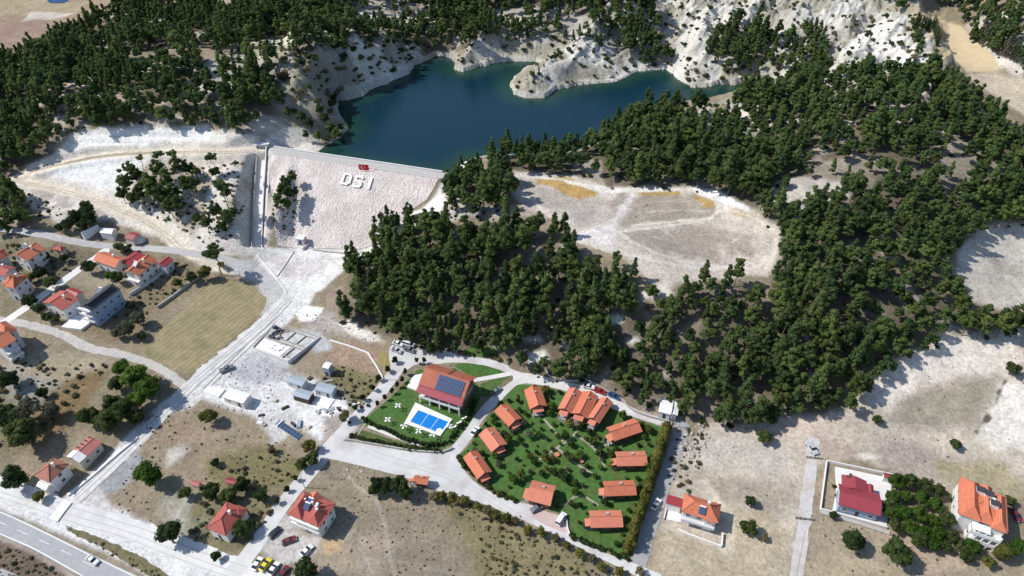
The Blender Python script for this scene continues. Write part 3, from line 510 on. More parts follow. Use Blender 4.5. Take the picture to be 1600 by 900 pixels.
for nm, ln in (("edge_marking", [(-60,777),(0,799.5),(50,822.5),(125,860),(212,901),(240,915)]), ("edge_marking", [(-60,810),(0,834),(50,855),(112,890),(140,907)])): ribbon(nm, ln, .25, .1, paintw)
lane = [(-40,800),(0,816),(75,849),(160,892),(200,912)]
lp = chaikin(pw(lane), 2, False); cum = np.r_[0, np.cumsum(np.hypot(*np.diff(lp, axis=0).T))]
for i in range(int(cum[-1]//9)):
    a, b_ = i*9.0, i*9.0+4.5; ribbon("lane_marking", np.array([[np.interp(t, cum, lp[:, 0]), np.interp(t, cum, lp[:, 1])] for t in (a, b_)]), .15, .1, paintw, world=True)
sheet_poly("grass_verge", [(102,820),(140,834),(185,852),(230,876),(275,905),(240,905),(172,862),(105,829)], .05, dryg, noise=.6)
gravelr = mat("gravel_track", (.46,.43,.39), var=.16, sc_=.8, bump=.05, bs=4, dirt=((.4,.38,.36), .7, .3))
sheet_line("service_road", [(-60,742),(0,762),(60,782),(120,803),(190,822),(260,848),(330,876),(380,893),(420,915)], 6.5, .04, mat("service_road", (.6,.59,.575), var=.08, sc_=.5, dirt=((.5,.485,.465), .7, .2)), noise=1.2)
sheet_line("village_road", [(-60,352),(0,357),(60,365),(110,377),(160,384),(200,386),(250,389),(300,396),(350,405),(400,420),(430,445),(445,465)], 4.2, .045, mat("village_road", (.4,.39,.385), var=.09, sc_=.6, dirt=((.5,.48,.45), .6, .4)), noise=.3)
sheet_line("concrete_lane", [(165,392),(148,404),(125,420),(100,438),(75,456),(40,482),(0,508),(-40,532)], 3.4, .055, conc_w)
sheet_line("farm_track", [(-40,490),(0,500),(60,510),(105,525),(135,545),(200,555),(250,575),(285,600)], 3.4, .05, gravelr, noise=.6)
sheet_line("chalk_road", [(108,788),(140,757),(180,722),(215,690),(250,652),(290,608),(335,568),(385,525),(420,495),(450,465),(455,455)], 5.0, .06, mat("chalk_road", (.6,.585,.56), var=.14, sc_=.5, dirt=((.47,.45,.42), .8, .3)), noise=1.3)
sheet_line("west_resort_road", [(628,562),(612,590),(588,620),(562,648),(540,672),(520,692),(500,720),(478,745),(440,790),(405,845),(372,888),(340,915)], 5.2, .055, concrete, noise=.15)
sheet_poly("resort_road", [(606,550),(612,537),(640,542),(700,548),(718,556),(755,559),(790,568),(802,580),(850,588),(900,600),(945,612),(970,628),(1005,645),(1050,658),(1048,668),(1000,656),(960,640),(935,625),(895,614),(850,602),(812,598),(795,612),(770,640),(755,655),(735,690),(712,715),(725,735),(745,757),(775,774),(805,785),(832,788),(850,800),(872,806),(885,818),(888,838),(935,860),(990,880),(1045,902),(1020,915),(985,895),(930,869),(880,843),(830,818),(760,789),(720,776),(670,763),(640,748),(600,737),(560,727),(520,718),(505,715),(525,690),(548,690),(590,697),(640,706),(690,710),(705,700),(725,675),(745,645),(765,622),(790,602),(806,590),(788,580),(750,569),(705,566),(672,570),(650,568),(635,580),(612,580)], .075, concrete, noise=.12, smooth=1, label="pale concrete road that loops round the cottages")
sheet_line("side_road", [(1066,668),(1052,712),(1036,758),(1022,800),(1008,845),(997,882)], 4.6, .06, mat("side_road", (.3,.3,.3), var=.1, sc_=.8), noise=.2, label="grey asphalt lane between the cottage hedge and the dry field")
sheet_line("right_track", [(1272,690),(1270,715),(1264,760),(1256,820),(1248,870),(1243,915)], 3.6, .055, mat("right_track", (.47,.45,.44), var=.12, sc_=.8, dirt=((.38,.34,.28), .8, .35)), noise=.5)
sheet_poly("parking_bay", [(835,793),(872,805),(885,818),(886,834),(850,820),(828,806)], .09, mat("pink_paving", (.47,.36,.33), var=.1, sc_=1), noise=0)
sheet_poly("pool_garden", [(652,578),(640,590),(612,620),(575,650),(562,657),(580,672),(640,692),(690,702),(708,694),(735,660),(752,618),(745,600),(712,575)], .05, grass, noise=.2)
sheet_poly("path_garden", [(548,680),(566,672),(640,695),(688,705),(640,702),(590,693)], .052, mat("rough_lawn", (.07,.1,.03), var=.3, sc_=.8, dirt=((.14,.13,.05), .8, .4)), noise=.2)
ribbon("garden_path", [(575,666),(620,684),(655,695)], 1.2, .1, kerbm)
sheet_poly("triangle_lawn", [(703,568),(758,568),(792,583),(770,590),(745,592),(722,580)], .05, grass, noise=.2, smooth=1)
sheet_poly("lower_lawn", [(752,600),(770,593),(796,588),(786,596),(762,622),(750,618)], .05, grass, noise=.2)
sheet_line("garden_path", [(742,594),(765,590),(797,584)], 1.7, .1, kerbm)
sheet_poly("hedge_lawn", [(722,552),(735,541),(770,542),(782,556),(788,564),(757,558)], .05, grass, noise=.3)
sheet_poly("cottage_garden", [(806,600),(850,604),(895,616),(935,627),(962,642),(1000,658),(1046,670),(1040,700),(1022,755),(1005,820),(985,874),(940,858),(892,836),(890,815),(876,803),(850,794),(834,784),(806,782),(778,770),(750,754),(730,733),(716,714),(735,694),(758,658),(780,632)], .055, grass, noise=.25, label="green lawn of the cottage garden")
for pth in ([(905,655),(900,680),(870,700),(840,720)], [(900,680),(930,700),(945,730)], [(870,700),(900,725),(925,740)], [(850,655),(880,690)], [(880,790),(905,770),(935,790)], [(960,690),(935,700)]): ribbon("garden_path", pth, .8, .1, mat("stone_path", (.3,.27,.2), var=.2, sc_=2))
hay = mat("hay_field", (.275,.225,.125), var=.2, sc_=.35, stripe=(2.0,.13,.62,5.0), bump=.1, bs=3, dirt=((.2,.19,.09), .8, .09))
sheet_poly("hay_field", [(322,448),(350,438),(390,445),(416,465),(412,485),(380,515),(330,560),(298,584),(285,582),(225,553),(232,535),(262,505),(300,470)], .05, hay, noise=.5)
sheet_poly("striped_field", [(1466,28),(1500,40),(1525,65),(1562,108),(1515,112),(1470,95),(1478,60)], .05, mat("striped_stubble", (.47,.375,.24), var=.1, sc_=.3, stripe=(1.4,.06,-.5,4)), noise=.5)
# riprap face and crest road
def rock_mat():
    m = bpy.data.materials.new("riprap"); m.use_nodes = True; t = m.node_tree; N = t.nodes; L = t.links; b = N["Principled BSDF"]; b.inputs["Roughness"].default_value = .9
    tc = N.new("ShaderNodeTexCoord"); v = N.new("ShaderNodeTexVoronoi"); v.inputs["Scale"].default_value = 1.25; L.new(tc.outputs["Object"], v.inputs["Vector"])
    cr = N.new("ShaderNodeValToRGB"); cr.color_ramp.elements[0].color = (.42,.36,.33,1); cr.color_ramp.elements[1].color = (.60,.545,.51,1); e = cr.color_ramp.elements.new(.5); e.color = (.52,.46,.425,1)
    L.new(v.outputs["Color"], cr.inputs[0]); n1 = N.new("ShaderNodeTexNoise"); n1.inputs["Scale"].default_value = .09; n1.inputs["Detail"].default_value = 5; L.new(tc.outputs["Object"], n1.inputs["Vector"])
    r = N.new("ShaderNodeMapRange"); r.inputs[1].default_value = .35; r.inputs[2].default_value = .65; r.inputs[3].default_value = .93; r.inputs[4].default_value = 1.17; L.new(n1.outputs[0], r.inputs[0])
    vm = N.new("ShaderNodeVectorMath"); vm.operation = 'SCALE'; L.new(cr.outputs[0], vm.inputs[0]); L.new(r.outputs[0], vm.inputs["Scale"]); L.new(vm.outputs[0], b.inputs["Base Color"])
    bp = N.new("ShaderNodeBump"); bp.inputs["Distance"].default_value = .3; bp.inputs["Strength"].default_value = 1; bp.invert = True; L.new(v.outputs["Distance"], bp.inputs["Height"]); L.new(bp.outputs[0], b.inputs["Normal"])
    return m
s = box(dp, 2); o = drape("dam", sdf_poly(dp, GX[s], GY[s])+.8*(fbm(GX[s]/2, GY[s]/2, 5)-.5), s, .15, rock_mat(), smooth=False, kind=None)
tag(o, "broad pinkish stone face of the dam below the reservoir", "dam", kind="thing")
cr_ = np.array([crest[0]+cn*2.8-cd*1, crest[1]+cn*2.8-cd*.5]); s = box(cr_, 6); d = sdf_line(cr_, GX[s], GY[s])[0]-2.7
drape("crest_road", d, s, .2, mat("crest_gravel", (.42,.405,.38), var=.12, sc_=.7))

rut = mat("rut_dust", (.47,.45,.43), var=.2, sc_=1.5); rutd = mat("rut_soil", (.40,.36,.31), var=.2, sc_=1.5)
for ln, ms in (([(120,782),(185,722),(252,655),(292,611),(337,571),(388,528),(425,497),(452,468)], (rut, (-1.6, .2, 1.7))), ([(0,765),(60,785),(120,806),(190,825),(260,851),(330,879),(380,896)], (rut, (-2.2, -.4, 1.8))), ([(430,500),(410,520),(380,548),(345,585),(320,610)], (rutd, (-.8, .8))), ([(18,279),(60,291),(130,306),(180,326),(230,346),(265,371),(290,393)], (rutd, (-.9, .8))), ([(400,238),(330,239),(240,239),(160,244),(100,256)], (rutd, (-.8, .8))), ([(1262,830),(1252,880),(1246,912)], (rutd, (-.7, .7))), ([(570,660),(548,690),(600,715),(660,730),(720,750),(800,800)], (rut, (-1, .6)))):
    p = chaikin(pw(ln), 2, False); tg = np.gradient(p, axis=0); tg /= np.hypot(tg[:, 0], tg[:, 1])[:, None]; nn = np.stack([-tg[:, 1], tg[:, 0]], 1)
    for o_ in ms[1]:
        q_ = p+nn*(o_+.5*(vn(p[:, 0]/9, p[:, 1]/9, int(o_*7)+50)-.5)[:, None]); ribbon("tyre_track", q_, .28, .13, ms[0], world=True)
# ---------------------------------------------------------------- plants
def leaves(puffs, nl, ls, rg, flat=.35, core=True):
    """leaf-sized faces round every clump centre, plus a rough core in each clump"""
    Vs = []; Fs = []; Ts = []; base = 0
    ico = [(0,0,1),(.894,0,.447),(.276,.851,.447),(-.724,.526,.447),(-.724,-.526,.447),(.276,-.851,.447),(.724,.526,-.447),(-.276,.851,-.447),(-.894,0,-.447),(-.276,-.851,-.447),(.724,-.526,-.447),(0,0,-1)]
    icf = [(0,1,2),(0,2,3),(0,3,4),(0,4,5),(0,5,1),(1,6,2),(2,7,3),(3,8,4),(4,9,5),(5,10,1),(2,6,7),(3,7,8),(4,8,9),(5,9,10),(1,10,6),(6,11,7),(7,11,8),(8,11,9),(9,11,10),(10,11,6)]
    for c, r in puffs:
        c = np.array(c); t0 = rg.random()
        nrm = rg.normal(size=(nl, 3)); nrm[:, 2] = np.abs(nrm[:, 2])*.8+nrm[:, 2]*.35; nrm /= np.linalg.norm(nrm, axis=1)[:, None]
        pos = c+nrm*r*(.78+.4*rg.random((nl, 1)))*np.array([1, 1, 1-flat*.5]); d = nrm+rg.normal(size=(nl, 3))*.45; d /= np.linalg.norm(d, axis=1)[:, None]
        a = np.cross(d, rg.normal(size=(nl, 3))); a /= np.linalg.norm(a, axis=1)[:, None]; b = np.cross(d, a); s_ = ls*(.6+.8*rg.random((nl, 1)))
        v = np.stack([pos+a*s_, pos-a*.5*s_+b*.8*s_, pos-a*.6*s_-b*.7*s_], 1).reshape(-1, 3)
        Vs.append(v); Fs.append(base+np.arange(nl*3).reshape(-1, 3)); Ts.append(np.repeat(np.clip(t0*.6+.4*rg.random(nl), 0, 1), 3)); base += nl*3
        if core:
            v = np.array(ico)*r*.8*(1+.25*rg.normal(size=(12, 1)))+c; Vs.append(v); Fs.append(base+np.array(icf)); Ts.append(np.full(12, t0*.4)); base += 12
    return np.concatenate(Vs), np.concatenate(Fs), np.concatenate(Ts)
def leafmesh(name, m, *a, **k):
    v, f, t = leaves(*a, **k); me = npmesh(name, v, f, m); at = me.attributes.new("tint", 'FLOAT', 'POINT'); at.data.foreach_set("value", t.astype(np.float32)); return me
def trunkmesh(name, m, h, r, rg, top=.75, limbs=5, spread=2.0):
    b = MB(); p = Vector((0, 0, -1.2)); rr = r
    ks = 4
    for i in range(ks):
        q_ = Vector((rg.normal()*.12*i, rg.normal()*.12*i, h*top*(i+1)/ks)); b.tube(p, q_, rr, rr*.78, 7); rr *= .78; p = q_
        if i >= 1:
            for _ in range(limbs//3+1):
                an = rg.random()*6.283; b.tube(p, p+Vector((math.cos(an)*spread, math.sin(an)*spread, h*.14)), rr*.5, rr*.15, 5)
    return b.mesh(name, m)
bark = mat("bark", (.16,.12,.09), var=.25, sc_=3); barkp = mat("pale_bark", (.3,.27,.23), var=.2, sc_=3)
LM = dict(pine=leafmat("pine_needles", (.050,.096,.034), (.135,.178,.050)), far=leafmat("far_pine_needles", (.052,.102,.038), (.135,.182,.054)),
 bright=leafmat("bright_leaves", (.05,.11,.016), (.10,.16,.025)), mid=leafmat("garden_leaves", (.04,.075,.022), (.09,.115,.034)), dark=leafmat("dark_leaves", (.028,.055,.02), (.055,.08,.028)),
 yellow=leafmat("yellow_green_leaves", (.10,.12,.025), (.18,.17,.04)), grey=leafmat("grey_green_leaves", (.09,.10,.06), (.16,.16,.10)), dry=leafmat("dry_shrub_leaves", (.13,.115,.05), (.25,.2,.11)), round=leafmat("round_tree_leaves", (.04,.095,.012), (.075,.13,.02), .1))
def puffs_round(rg, n, R, zc, rz, r0, r1, up=.2):
    o = []
    for i in range(n):
        d = rg.normal(size=3); d /= np.linalg.norm(d); d[2] = d[2]*(1-up)+up*abs(d[2]); k = rg.random()**.45
        o.append(((d[0]*R*k, d[1]*R*k, zc+d[2]*rz*k), r0+(r1-r0)*rg.random()))
    return o
def protos(kind, cnt):                 # unit plants: crown radius 1, height given by kind (in radii)
    out = []
    for i in range(cnt):
        rg = np.random.default_rng(hash(kind) % 1000 if False else sum(map(ord, kind))*13+i)
        if kind == 'pine':
            hh = 2.7+.8*rg.random(); pf = puffs_round(rg, 50, .84, hh*.57, hh*.38, .14, .26, .3); tp = rg.uniform(.15, .6); pf = [((c[0]*(1+tp*.35-tp*c[2]/hh), c[1]*(1+tp*.35-tp*c[2]/hh), c[2]), r_) for c, r_ in pf]; pf += [((rg.normal()*.12, rg.normal()*.12, hh*.93), .26)]
            cm = leafmesh("crown", LM['pine'], pf, 34, .08, rg); tm = trunkmesh("trunk", bark, hh, .06, rg, .8, 5, .5)
        elif kind in ('farpine', 'farpine_b'):
            hh = 2.7+1.0*rg.random(); pf = puffs_round(rg, 32, .82, hh*.56, hh*.38, .16, .3, .3); tp = rg.uniform(.15, .7); pf = [((c[0]*(1+tp*.35-tp*c[2]/hh), c[1]*(1+tp*.35-tp*c[2]/hh), c[2]), r_) for c, r_ in pf]
            cm = leafmesh("crown", LM['far'], pf, 24, .11, rg); tm = trunkmesh("trunk", bark, hh, .06, rg, .7, 2, .3)
        elif kind == 'slim':
            hh = 3.4+1.0*rg.random(); pf = []
            for j in range(30):
                t_ = .22+.76*j/29; a_ = rg.random()*6.28; rr = (1-t_)**.7*.78*(.4+.6*rg.random()); pf.append(((rr*math.cos(a_), rr*math.sin(a_), hh*t_), .12+.2*(1-t_)+.06*rg.random()))
            cm = leafmesh("crown", LM['far'], pf, 26, .10, rg); tm = trunkmesh("trunk", bark, hh, .055, rg, .85, 3, .3)
        elif kind == 'lonepine':
            hh = 3.6+.6*rg.random(); pf = puffs_round(rg, 22, .8, hh*.76, hh*.17, .2, .34, .3)
            cm = leafmesh("crown", LM['pine'], pf, 44, .09, rg); tm = trunkmesh("trunk", bark, hh, .065, rg, .85, 6, .55)
        elif kind in ('poplar', 'barepoplar'):
            hh = 9.0; pf = [((rg.normal()*.25, rg.normal()*.25, 1.2+7.4*j/22), (.75-.45*j/22)) for j in range(23)]
            cm = leafmesh("crown", LM['mid' if kind == 'poplar' else 'grey'], pf, 24, .28, rg, core=kind == 'poplar'); tm = trunkmesh("trunk", barkp, hh, .12, rg, .9, 5, .5)
        elif kind == 'columnar':
            pf = [((rg.normal()*.22, rg.normal()*.22, .3+2.6*j/16), (.62-.3*abs(j/16-.35))) for j in range(17)]
            cm = leafmesh("crown", LM['yellow'], pf, 34, .13, rg); tm = trunkmesh("trunk", bark, 2, .07, rg, .6, 2, .2)
        elif kind.endswith('bush'):
            pf = puffs_round(rg, 9, .62, .42, .42, .3, .48, .5); cm = leafmesh("leaves", LM[kind[:-4]], pf, 22, .17, rg); tm = None
        else:
            pf = puffs_round(rg, 30, .74, 1.15, .62, .24, .36, .15); cm = leafmesh("crown", LM[kind], pf, 46, .095, rg); tm = trunkmesh("trunk", bark, 1.9, .07, rg, .6, 4, .45)
        out.append((cm, tm))
    return out
PR = {}
def P_(kind, n=6):
    if kind not in PR: PR[kind] = protos(kind, n)
    return PR[kind]
def plant(name, kind, x, y, z, r, label, cat, group=None, hs=1.0):
    cm, tm = P_(kind)[random.randrange(6)]; rz = random.random()*6.28
    if tm is None:
        o = link(name, cm, None, (x, y, z), rz); o.scale = (r, r, r*hs); return tag(o, label, cat, group)
    e = empty(name, (x, y, z), rz, label, cat, group); e.scale = (r, r, r*hs); link("trunk", tm, e); link("crown", cm, e); return e
def scatter(name, kinds, pts, rad, label, hs=None, drop=.1):
    """one object of many plants: vertices carry size and turn, each bears one of the kinds"""
    pts = np.asarray(pts); n = len(pts)
    me = bpy.data.meshes.new(name); me.vertices.add(n); me.vertices.foreach_set("co", (pts-[0, 0, drop]).astype(np.float32).ravel())
    a = me.attributes.new("size", 'FLOAT', 'POINT'); a.data.foreach_set("value", np.asarray(rad, np.float32))
    a = me.attributes.new("turn", 'FLOAT', 'POINT'); a.data.foreach_set("value", (rng.random(n)*6.28).astype(np.float32))
    col = bpy.data.collections.new(name+"_kinds"); k = 0
    for kd in kinds:
        for cm, tm in P_(kd):
            o = bpy.data.objects.new("%s_%02d" % (kd, k), cm); col.objects.link(o); k += 1
    me.attributes.new("pick", 'INT', 'POINT').data.foreach_set("value", rng.integers(0, k, n).astype(np.int32))
    ng = bpy.data.node_groups.new(name, 'GeometryNodeTree'); ng.interface.new_socket("Geometry", in_out='INPUT', socket_type='NodeSocketGeometry'); ng.interface.new_socket("Geometry", in_out='OUTPUT', socket_type='NodeSocketGeometry')
    N = ng.nodes; L = ng.links; gi = N.new("NodeGroupInput"); go = N.new("NodeGroupOutput"); ip = N.new("GeometryNodeInstanceOnPoints"); ci = N.new("GeometryNodeCollectionInfo")
    ci.inputs[0].default_value = col; ci.inputs[1].default_value = True; ci.inputs[2].default_value = True
    def attr(nm, ty):
        q_ = N.new("GeometryNodeInputNamedAttribute"); q_.data_type = ty; q_.inputs[0].default_value = nm; return q_.outputs[0]
    L.new(gi.outputs[0], ip.inputs["Points"]); L.new(ci.outputs[0], ip.inputs["Instance"]); ip.inputs["Pick Instance"].default_value = True
    L.new(attr("pick", 'INT'), ip.inputs["Instance Index"]); cxyz = N.new("ShaderNodeCombineXYZ"); L.new(attr("turn", 'FLOAT'), cxyz.inputs[2]); L.new(cxyz.outputs[0], ip.inputs["Rotation"])
    L.new(attr("size", 'FLOAT'), ip.inputs["Scale"]); L.new(ip.outputs[0], go.inputs[0])
    o = link(name, me); md = o.modifiers.new("plants", 'NODES'); md.node_group = ng; return tag(o, label, kind="stuff")
def depth(x, y, z): return y*cs-(z-CH)*sn
# ---- the pine woods
FL = ["dark pine in the wood on the slope left of the reservoir", "pine in the far wood beyond the head of the reservoir", "pine between the white gullies behind the reservoir", "pine on the bare white hills behind the reservoir", "pine beside the narrow stubble field", "tree on the far corner hillside beyond the stubble field",
      "dark green pine in the large wood above the cottages and pool", "pine in the clump between the dam and the bare clearing", "dark pine in the clump at the edge by the village road"]
CTG = []
cand = []
clear_px = np.array([(780,268),(830,268),(900,275),(950,292),(1010,290),(1080,290),(1140,310),(1190,335),(1222,362),(1215,400),(1200,430),(1140,435),(1090,440),(1020,462),(1005,430),(970,400),(920,385),(870,345),(815,325),(800,300)], float)
orch_px = np.array([(352,72),(400,58),(460,46),(463,80),(430,90),(352,95)], float); stub_px = np.array([(1432,10),(1460,15),(1500,40),(1525,65),(1563,108),(1600,120),(1600,175),(1565,155),(1515,122),(1470,100),(1462,70),(1455,40)], float)
lsd = lambda X, Y: sdf_poly(lake, X, Y)
for fi, f in enumerate(FOREST):
    p = pw(np.clip(f, [-1e3, -40], [1e4, 1e4]), 5.0); pad = 70 if fi in (1, 2, 3, 4, 5) else 25; x0, y0 = p.min(0)-pad; x1, y1 = p.max(0)+pad; sp_ = 4.35 if fi in (6, 7, 8) else (4.1 if fi == 0 else 4.4)
    X, Y = np.meshgrid(np.arange(x0, x1, sp_), np.arange(y0, y1, sp_*.95)); X = X+(np.arange(X.shape[0])[:, None] % 2)*sp_*.5
    X = (X+rng.uniform(-.36, .36, X.shape)*sp_).ravel(); Y = (Y+rng.uniform(-.36, .36, Y.shape)*sp_).ravel()
    Zc = bil(xs, ys, H, X, Y); uc, vc = proj(X, Y, Zc+5)
    k = (sdf_poly(f.astype(float), uc, vc)+6*(vn(X/7, Y/7, 4)-.5) < 0) & (lsd(X, Y) > 1.5) & (sdf_poly(clear_px, *proj(X, Y, Zc)) > -3) & (sdf_poly(orch_px, uc, vc) > 0) & (sdf_poly(stub_px, uc, vc) > 0)
    op = fbm(X/16, Y/12, 71); op2 = fbm(X/30, Y/22, 74)
    k &= ~((op > .59) & (rng.random(len(X)) < .6)) & ~((op2 > .68) & (rng.random(len(X)) < .8))
    if fi in (2, 3, 4): print('F', fi, k.sum(), len(X))
    X = X[k]; Y = Y[k]; Z = bil(xs, ys, H, X, Y); u_, v_ = proj(X, Y, Z+4)
    for q in [(840,555),(830,530),(895,540),(1270,520),(1255,550),(1270,592),(1290,505),(985,530),(960,500),(1330,190),(1280,150),(1150,170),(1165,190),(1380,245),(1365,295),(1390,235),(1300,235),(1450,260),(870,555),(1100,185)]: 
        kk = ~((np.abs(u_-q[0]) < 15) & (np.abs(v_-q[1]-2) < 9)); X, Y, Z, u_, v_ = X[kk], Y[kk], Z[kk], u_[kk], v_[kk]
    kk = (u_ > -90) & (u_ < 1690) & (v_ > -60); X, Y, Z = X[kk], Y[kk], Z[kk]
    R = (2.55+2.05*rng.random(len(X))**1.2)*np.clip(.86+.6*(vn(X/25, Y/25, 9)-.3), .7, 1.25)*(1.0 if fi in (6, 7, 8) else .92)
    cand.append(np.stack([X, Y, Z, R, np.full(len(X), fi)], 1))
cand = np.concatenate(cand); px_, py_ = proj(cand[:, 0], cand[:, 1], cand[:, 2]+4); sz = cand[:, 3]/depth(cand[:, 0], cand[:, 1], cand[:, 2])
sz = np.where((px_ > 0) & (px_ < 1600) & (py_ > 0) & (py_ < 905), sz, 0); order = np.argsort(-sz); NI = 245
print("pines", len(cand), "in frame", (sz > 0).sum())
def wood_label(u, v):
    if v > 610: return "dark pine at the foot of the wood beside the "+("white hut" if u < 1120 else "bare right hand field")
    if v > 555: return "pine low in the wood "+("behind the lawn above the pool" if u < 800 else "just above the road with the red and blue cars" if u < 990 else "above the white hut" if u < 1130 else "beside the bare field on the right")
    if u < 640: return "pine at the left end of the wood beside the dam toe"
    if v < 470: return ("pine of the lobe left of the bare clearing" if u < 900 else "pine along the near rim of the bare clearing" if u < 1160 else "pine beside the far right end of the bare clearing") if u < 1230 else "pine in the wood between the clearing and the pale right field"
    return "pine mid wood "+("above the restaurant with the pool" if u < 800 else "above the three joined cottages" if u < 1000 else "below the tip of the bare clearing" if u < 1200 else "on the slope facing the pale right field")
for i in order[:NI]:
    x, y, z, r, fi = cand[i]; fi = int(fi); lb = FL[fi] if fi != 6 else wood_label(px_[i], py_[i]); kd = 'pine' if random.random() < .72 else 'slim'; lb = ("slim " if kd == 'slim' else "broad ")+lb; plant("pine_tree", kd, x, y, z-.2, r, lb, "pine tree", lb, random.uniform(.85, 1.15))
rest = cand[order[NI:]]
scatter("pine_forest", ['farpine', 'slim', 'farpine_b'], rest[:, :3], rest[:, 3], "dense green pine forest round the reservoir and above the cottages")
# scrub on the bare hills, in the woods and on the dry ground
def fill(pl, spc, prob, r0, r1, seed=0, off=0.):
    p = pw(np.clip(pl, [-1e3, -40], [1e4, 1e4]), off); x0, y0 = p.min(0); x1, y1 = p.max(0)
    X, Y = np.meshgrid(np.arange(x0, x1, spc), np.arange(y0, y1, spc)); X = (X+rng.uniform(-.5, .5, X.shape)*spc).ravel(); Y = (Y+rng.uniform(-.5, .5, Y.shape)*spc).ravel()
    if True:
        x0 -= 30; x1 += 30; y0 -= 30; y1 += 30; X, Y = np.meshgrid(np.arange(x0, x1, spc), np.arange(y0, y1, spc)); X = (X+rng.uniform(-.5, .5, X.shape)*spc).ravel(); Y = (Y+rng.uniform(-.5, .5, Y.shape)*spc).ravel()
    uv = proj(X, Y, bil(xs, ys, H, X, Y)+off)
    k = (sdf_poly(np.array(pl, float), *uv) < 0) & ((off == 0) | (sdf_poly(clear_px, *uv) > 4)) & (rng.random(len(X)) < prob*2*fbm(X/14, Y/14, 30+seed)**1.3*1.6) & (lsd(X, Y) > 1); X = X[k]; Y = Y[k]; Z = bil(xs, ys, H, X, Y)
    return np.stack([X, Y, Z, r0+(r1-r0)*rng.random(len(X))**1.6], 1)
B = [fill(pl, 4.4, .6, .4, 2.3, i) for i, pl in enumerate(badl)]
B += [fill(f, 6.5, .35, .7, 1.7, 20+i, 5.) for i, f in enumerate(FOREST)]
B += [fill(badl[0], 4, .6, 1.0, 3.0, 50), fill([(1040,100),(1130,95),(1200,110),(1190,132),(1080,135)], 4, .6, .8, 2.4, 51), fill([(940,235),(1000,185),(1110,165),(1120,215),(1000,235)], 5, .6, .8, 2.2, 52)]
B = np.concatenate(B); scatter("scrub", ['midbush', 'darkbush', 'drybush'], B[:, :3], B[:, 3], "small dark shrubs dotted over the bare slopes and between the pines")
D = [fill([(230,650),(300,635),(430,690),(490,705),(470,745),(400,760),(215,740),(240,820),(170,805)], 2.2, .5, .15, .55, 1), fill([(500,730),(640,745),(800,800),(960,890),(1000,920),(480,910),(540,800)], 2.0, .5, .12, .45, 2),
     fill([(690,775),(760,790),(850,840),(960,910),(760,910)], 2.0, .7, .3, 1.0, 3), fill([(520,565),(590,590),(580,640),(550,640),(500,600)], 2, .8, .3, 1.1, 4), fill([(-20,380),(100,385),(145,410),(100,440),(40,430)], 2.6, .9, .3, 1.3, 5),
     fill([(110,515),(230,490),(320,420),(280,410),(210,460)], 2.4, .8, .3, 1.2, 6), fill([(170,570),(60,700),(-30,700),(-30,560)], 3, .8, .4, 1.6, 7), fill([(-40,842),(50,867),(120,915),(-40,915)], 1.6, .9, .3, 1.0, 8),
     fill([(1060,680),(1240,700),(1230,830),(1020,905)], 3.0, .25, .1, .35, 9), fill([(1380,570),(1590,525),(1640,760),(1480,740),(1350,690)], 3.4, .2, .1, .4, 10), fill([(1262,790),(1420,830),(1600,905),(1250,905)], 2.6, .3, .1, .4, 11), fill([(102,820),(275,905),(240,905),(105,829)], 1.3, .7, .2, .6, 12),
     fill([(220,260),(385,255),(380,330),(350,375),(250,340)], 3, .8, .4, 1.2, 13), fill([(310,760),(400,765),(430,790),(400,850),(290,840)], 2.3, .8, .4, 1.4, 14), fill([(320,720),(420,700),(480,730),(400,770)], 2.3, .8, .3, 1.1, 15), fill([(800,285),(1200,350),(1180,430),(1000,440),(850,340)], 4.5, .15, .1, .4, 16), fill([(1060,670),(1110,660),(1080,780),(1040,760)], 2.4, .7, .4, 1.2, 17)]
D = np.concatenate(D); scatter("dry_weeds", ['drybush', 'greybush'], D[:, :3], D[:, 3], "dry brown and olive weeds dotted over the fallow ground")
# ---------------------------------------------------------------- buildings
def tilemat(name, c, w_=.42, rnd=.06, ang=0, dirt=None): return mat(name, c, rough=.75, var=.10, sc_=1.3, stripe=(w_, .16, ang, .1), bump=.03, bs=5, rnd=rnd, dirt=dirt)
TO = tilemat("orange_tiles", (.52,.165,.09), dirt=((.42,.13,.07), .6, .6)); TR = tilemat("red_tiles", (.39,.105,.08), dirt=((.34,.09,.07), .6, .6)); TB = tilemat("old_tiles", (.38,.16,.11), dirt=((.25,.12,.09), .7, .8))
TS = tilemat("salmon_tiles", (.54,.19,.12), dirt=((.5,.16,.1), .5, .6)); DR = mat("dark_red_sheet", (.30,.045,.05), rough=.5, var=.08, sc_=.6, stripe=(.5,.1,0)); CR = mat("crimson_sheet", (.28,.05,.062), rough=.5, var=.05, sc_=.6, stripe=(1.0,.06,0))
PS = mat("pinkish_sheet", (.42,.15,.13), rough=.5, var=.1, sc_=.7, stripe=(.45,.1,0)); GB = mat("black_roof", (.05,.053,.06), rough=.6, var=.15, sc_=.8); GR = mat("grey_sheet", (.33,.38,.42), rough=.5, var=.08, sc_=.8, stripe=(.5,.1,0)); WS = mat("white_sheet", (.72,.72,.71), rough=.5, var=.05, sc_=.8, stripe=(.5,.08,0))
WW = mat("white_wall", (.70,.68,.64), var=.06, sc_=.7, dirt=((.55,.52,.47), .5, .5)); CW = mat("cream_wall", (.55,.48,.38), var=.08, sc_=.7); WB = mat("pale_wall", (.55,.55,.56), var=.07, sc_=.7); BLW = mat("blue_grey_wall", (.30,.38,.50), var=.08, sc_=.7); DW = mat("dark_timber", (.07,.05,.04), var=.2, sc_=2); BR = mat("brown_wall", (.16,.10,.07), var=.15, sc_=1.2)
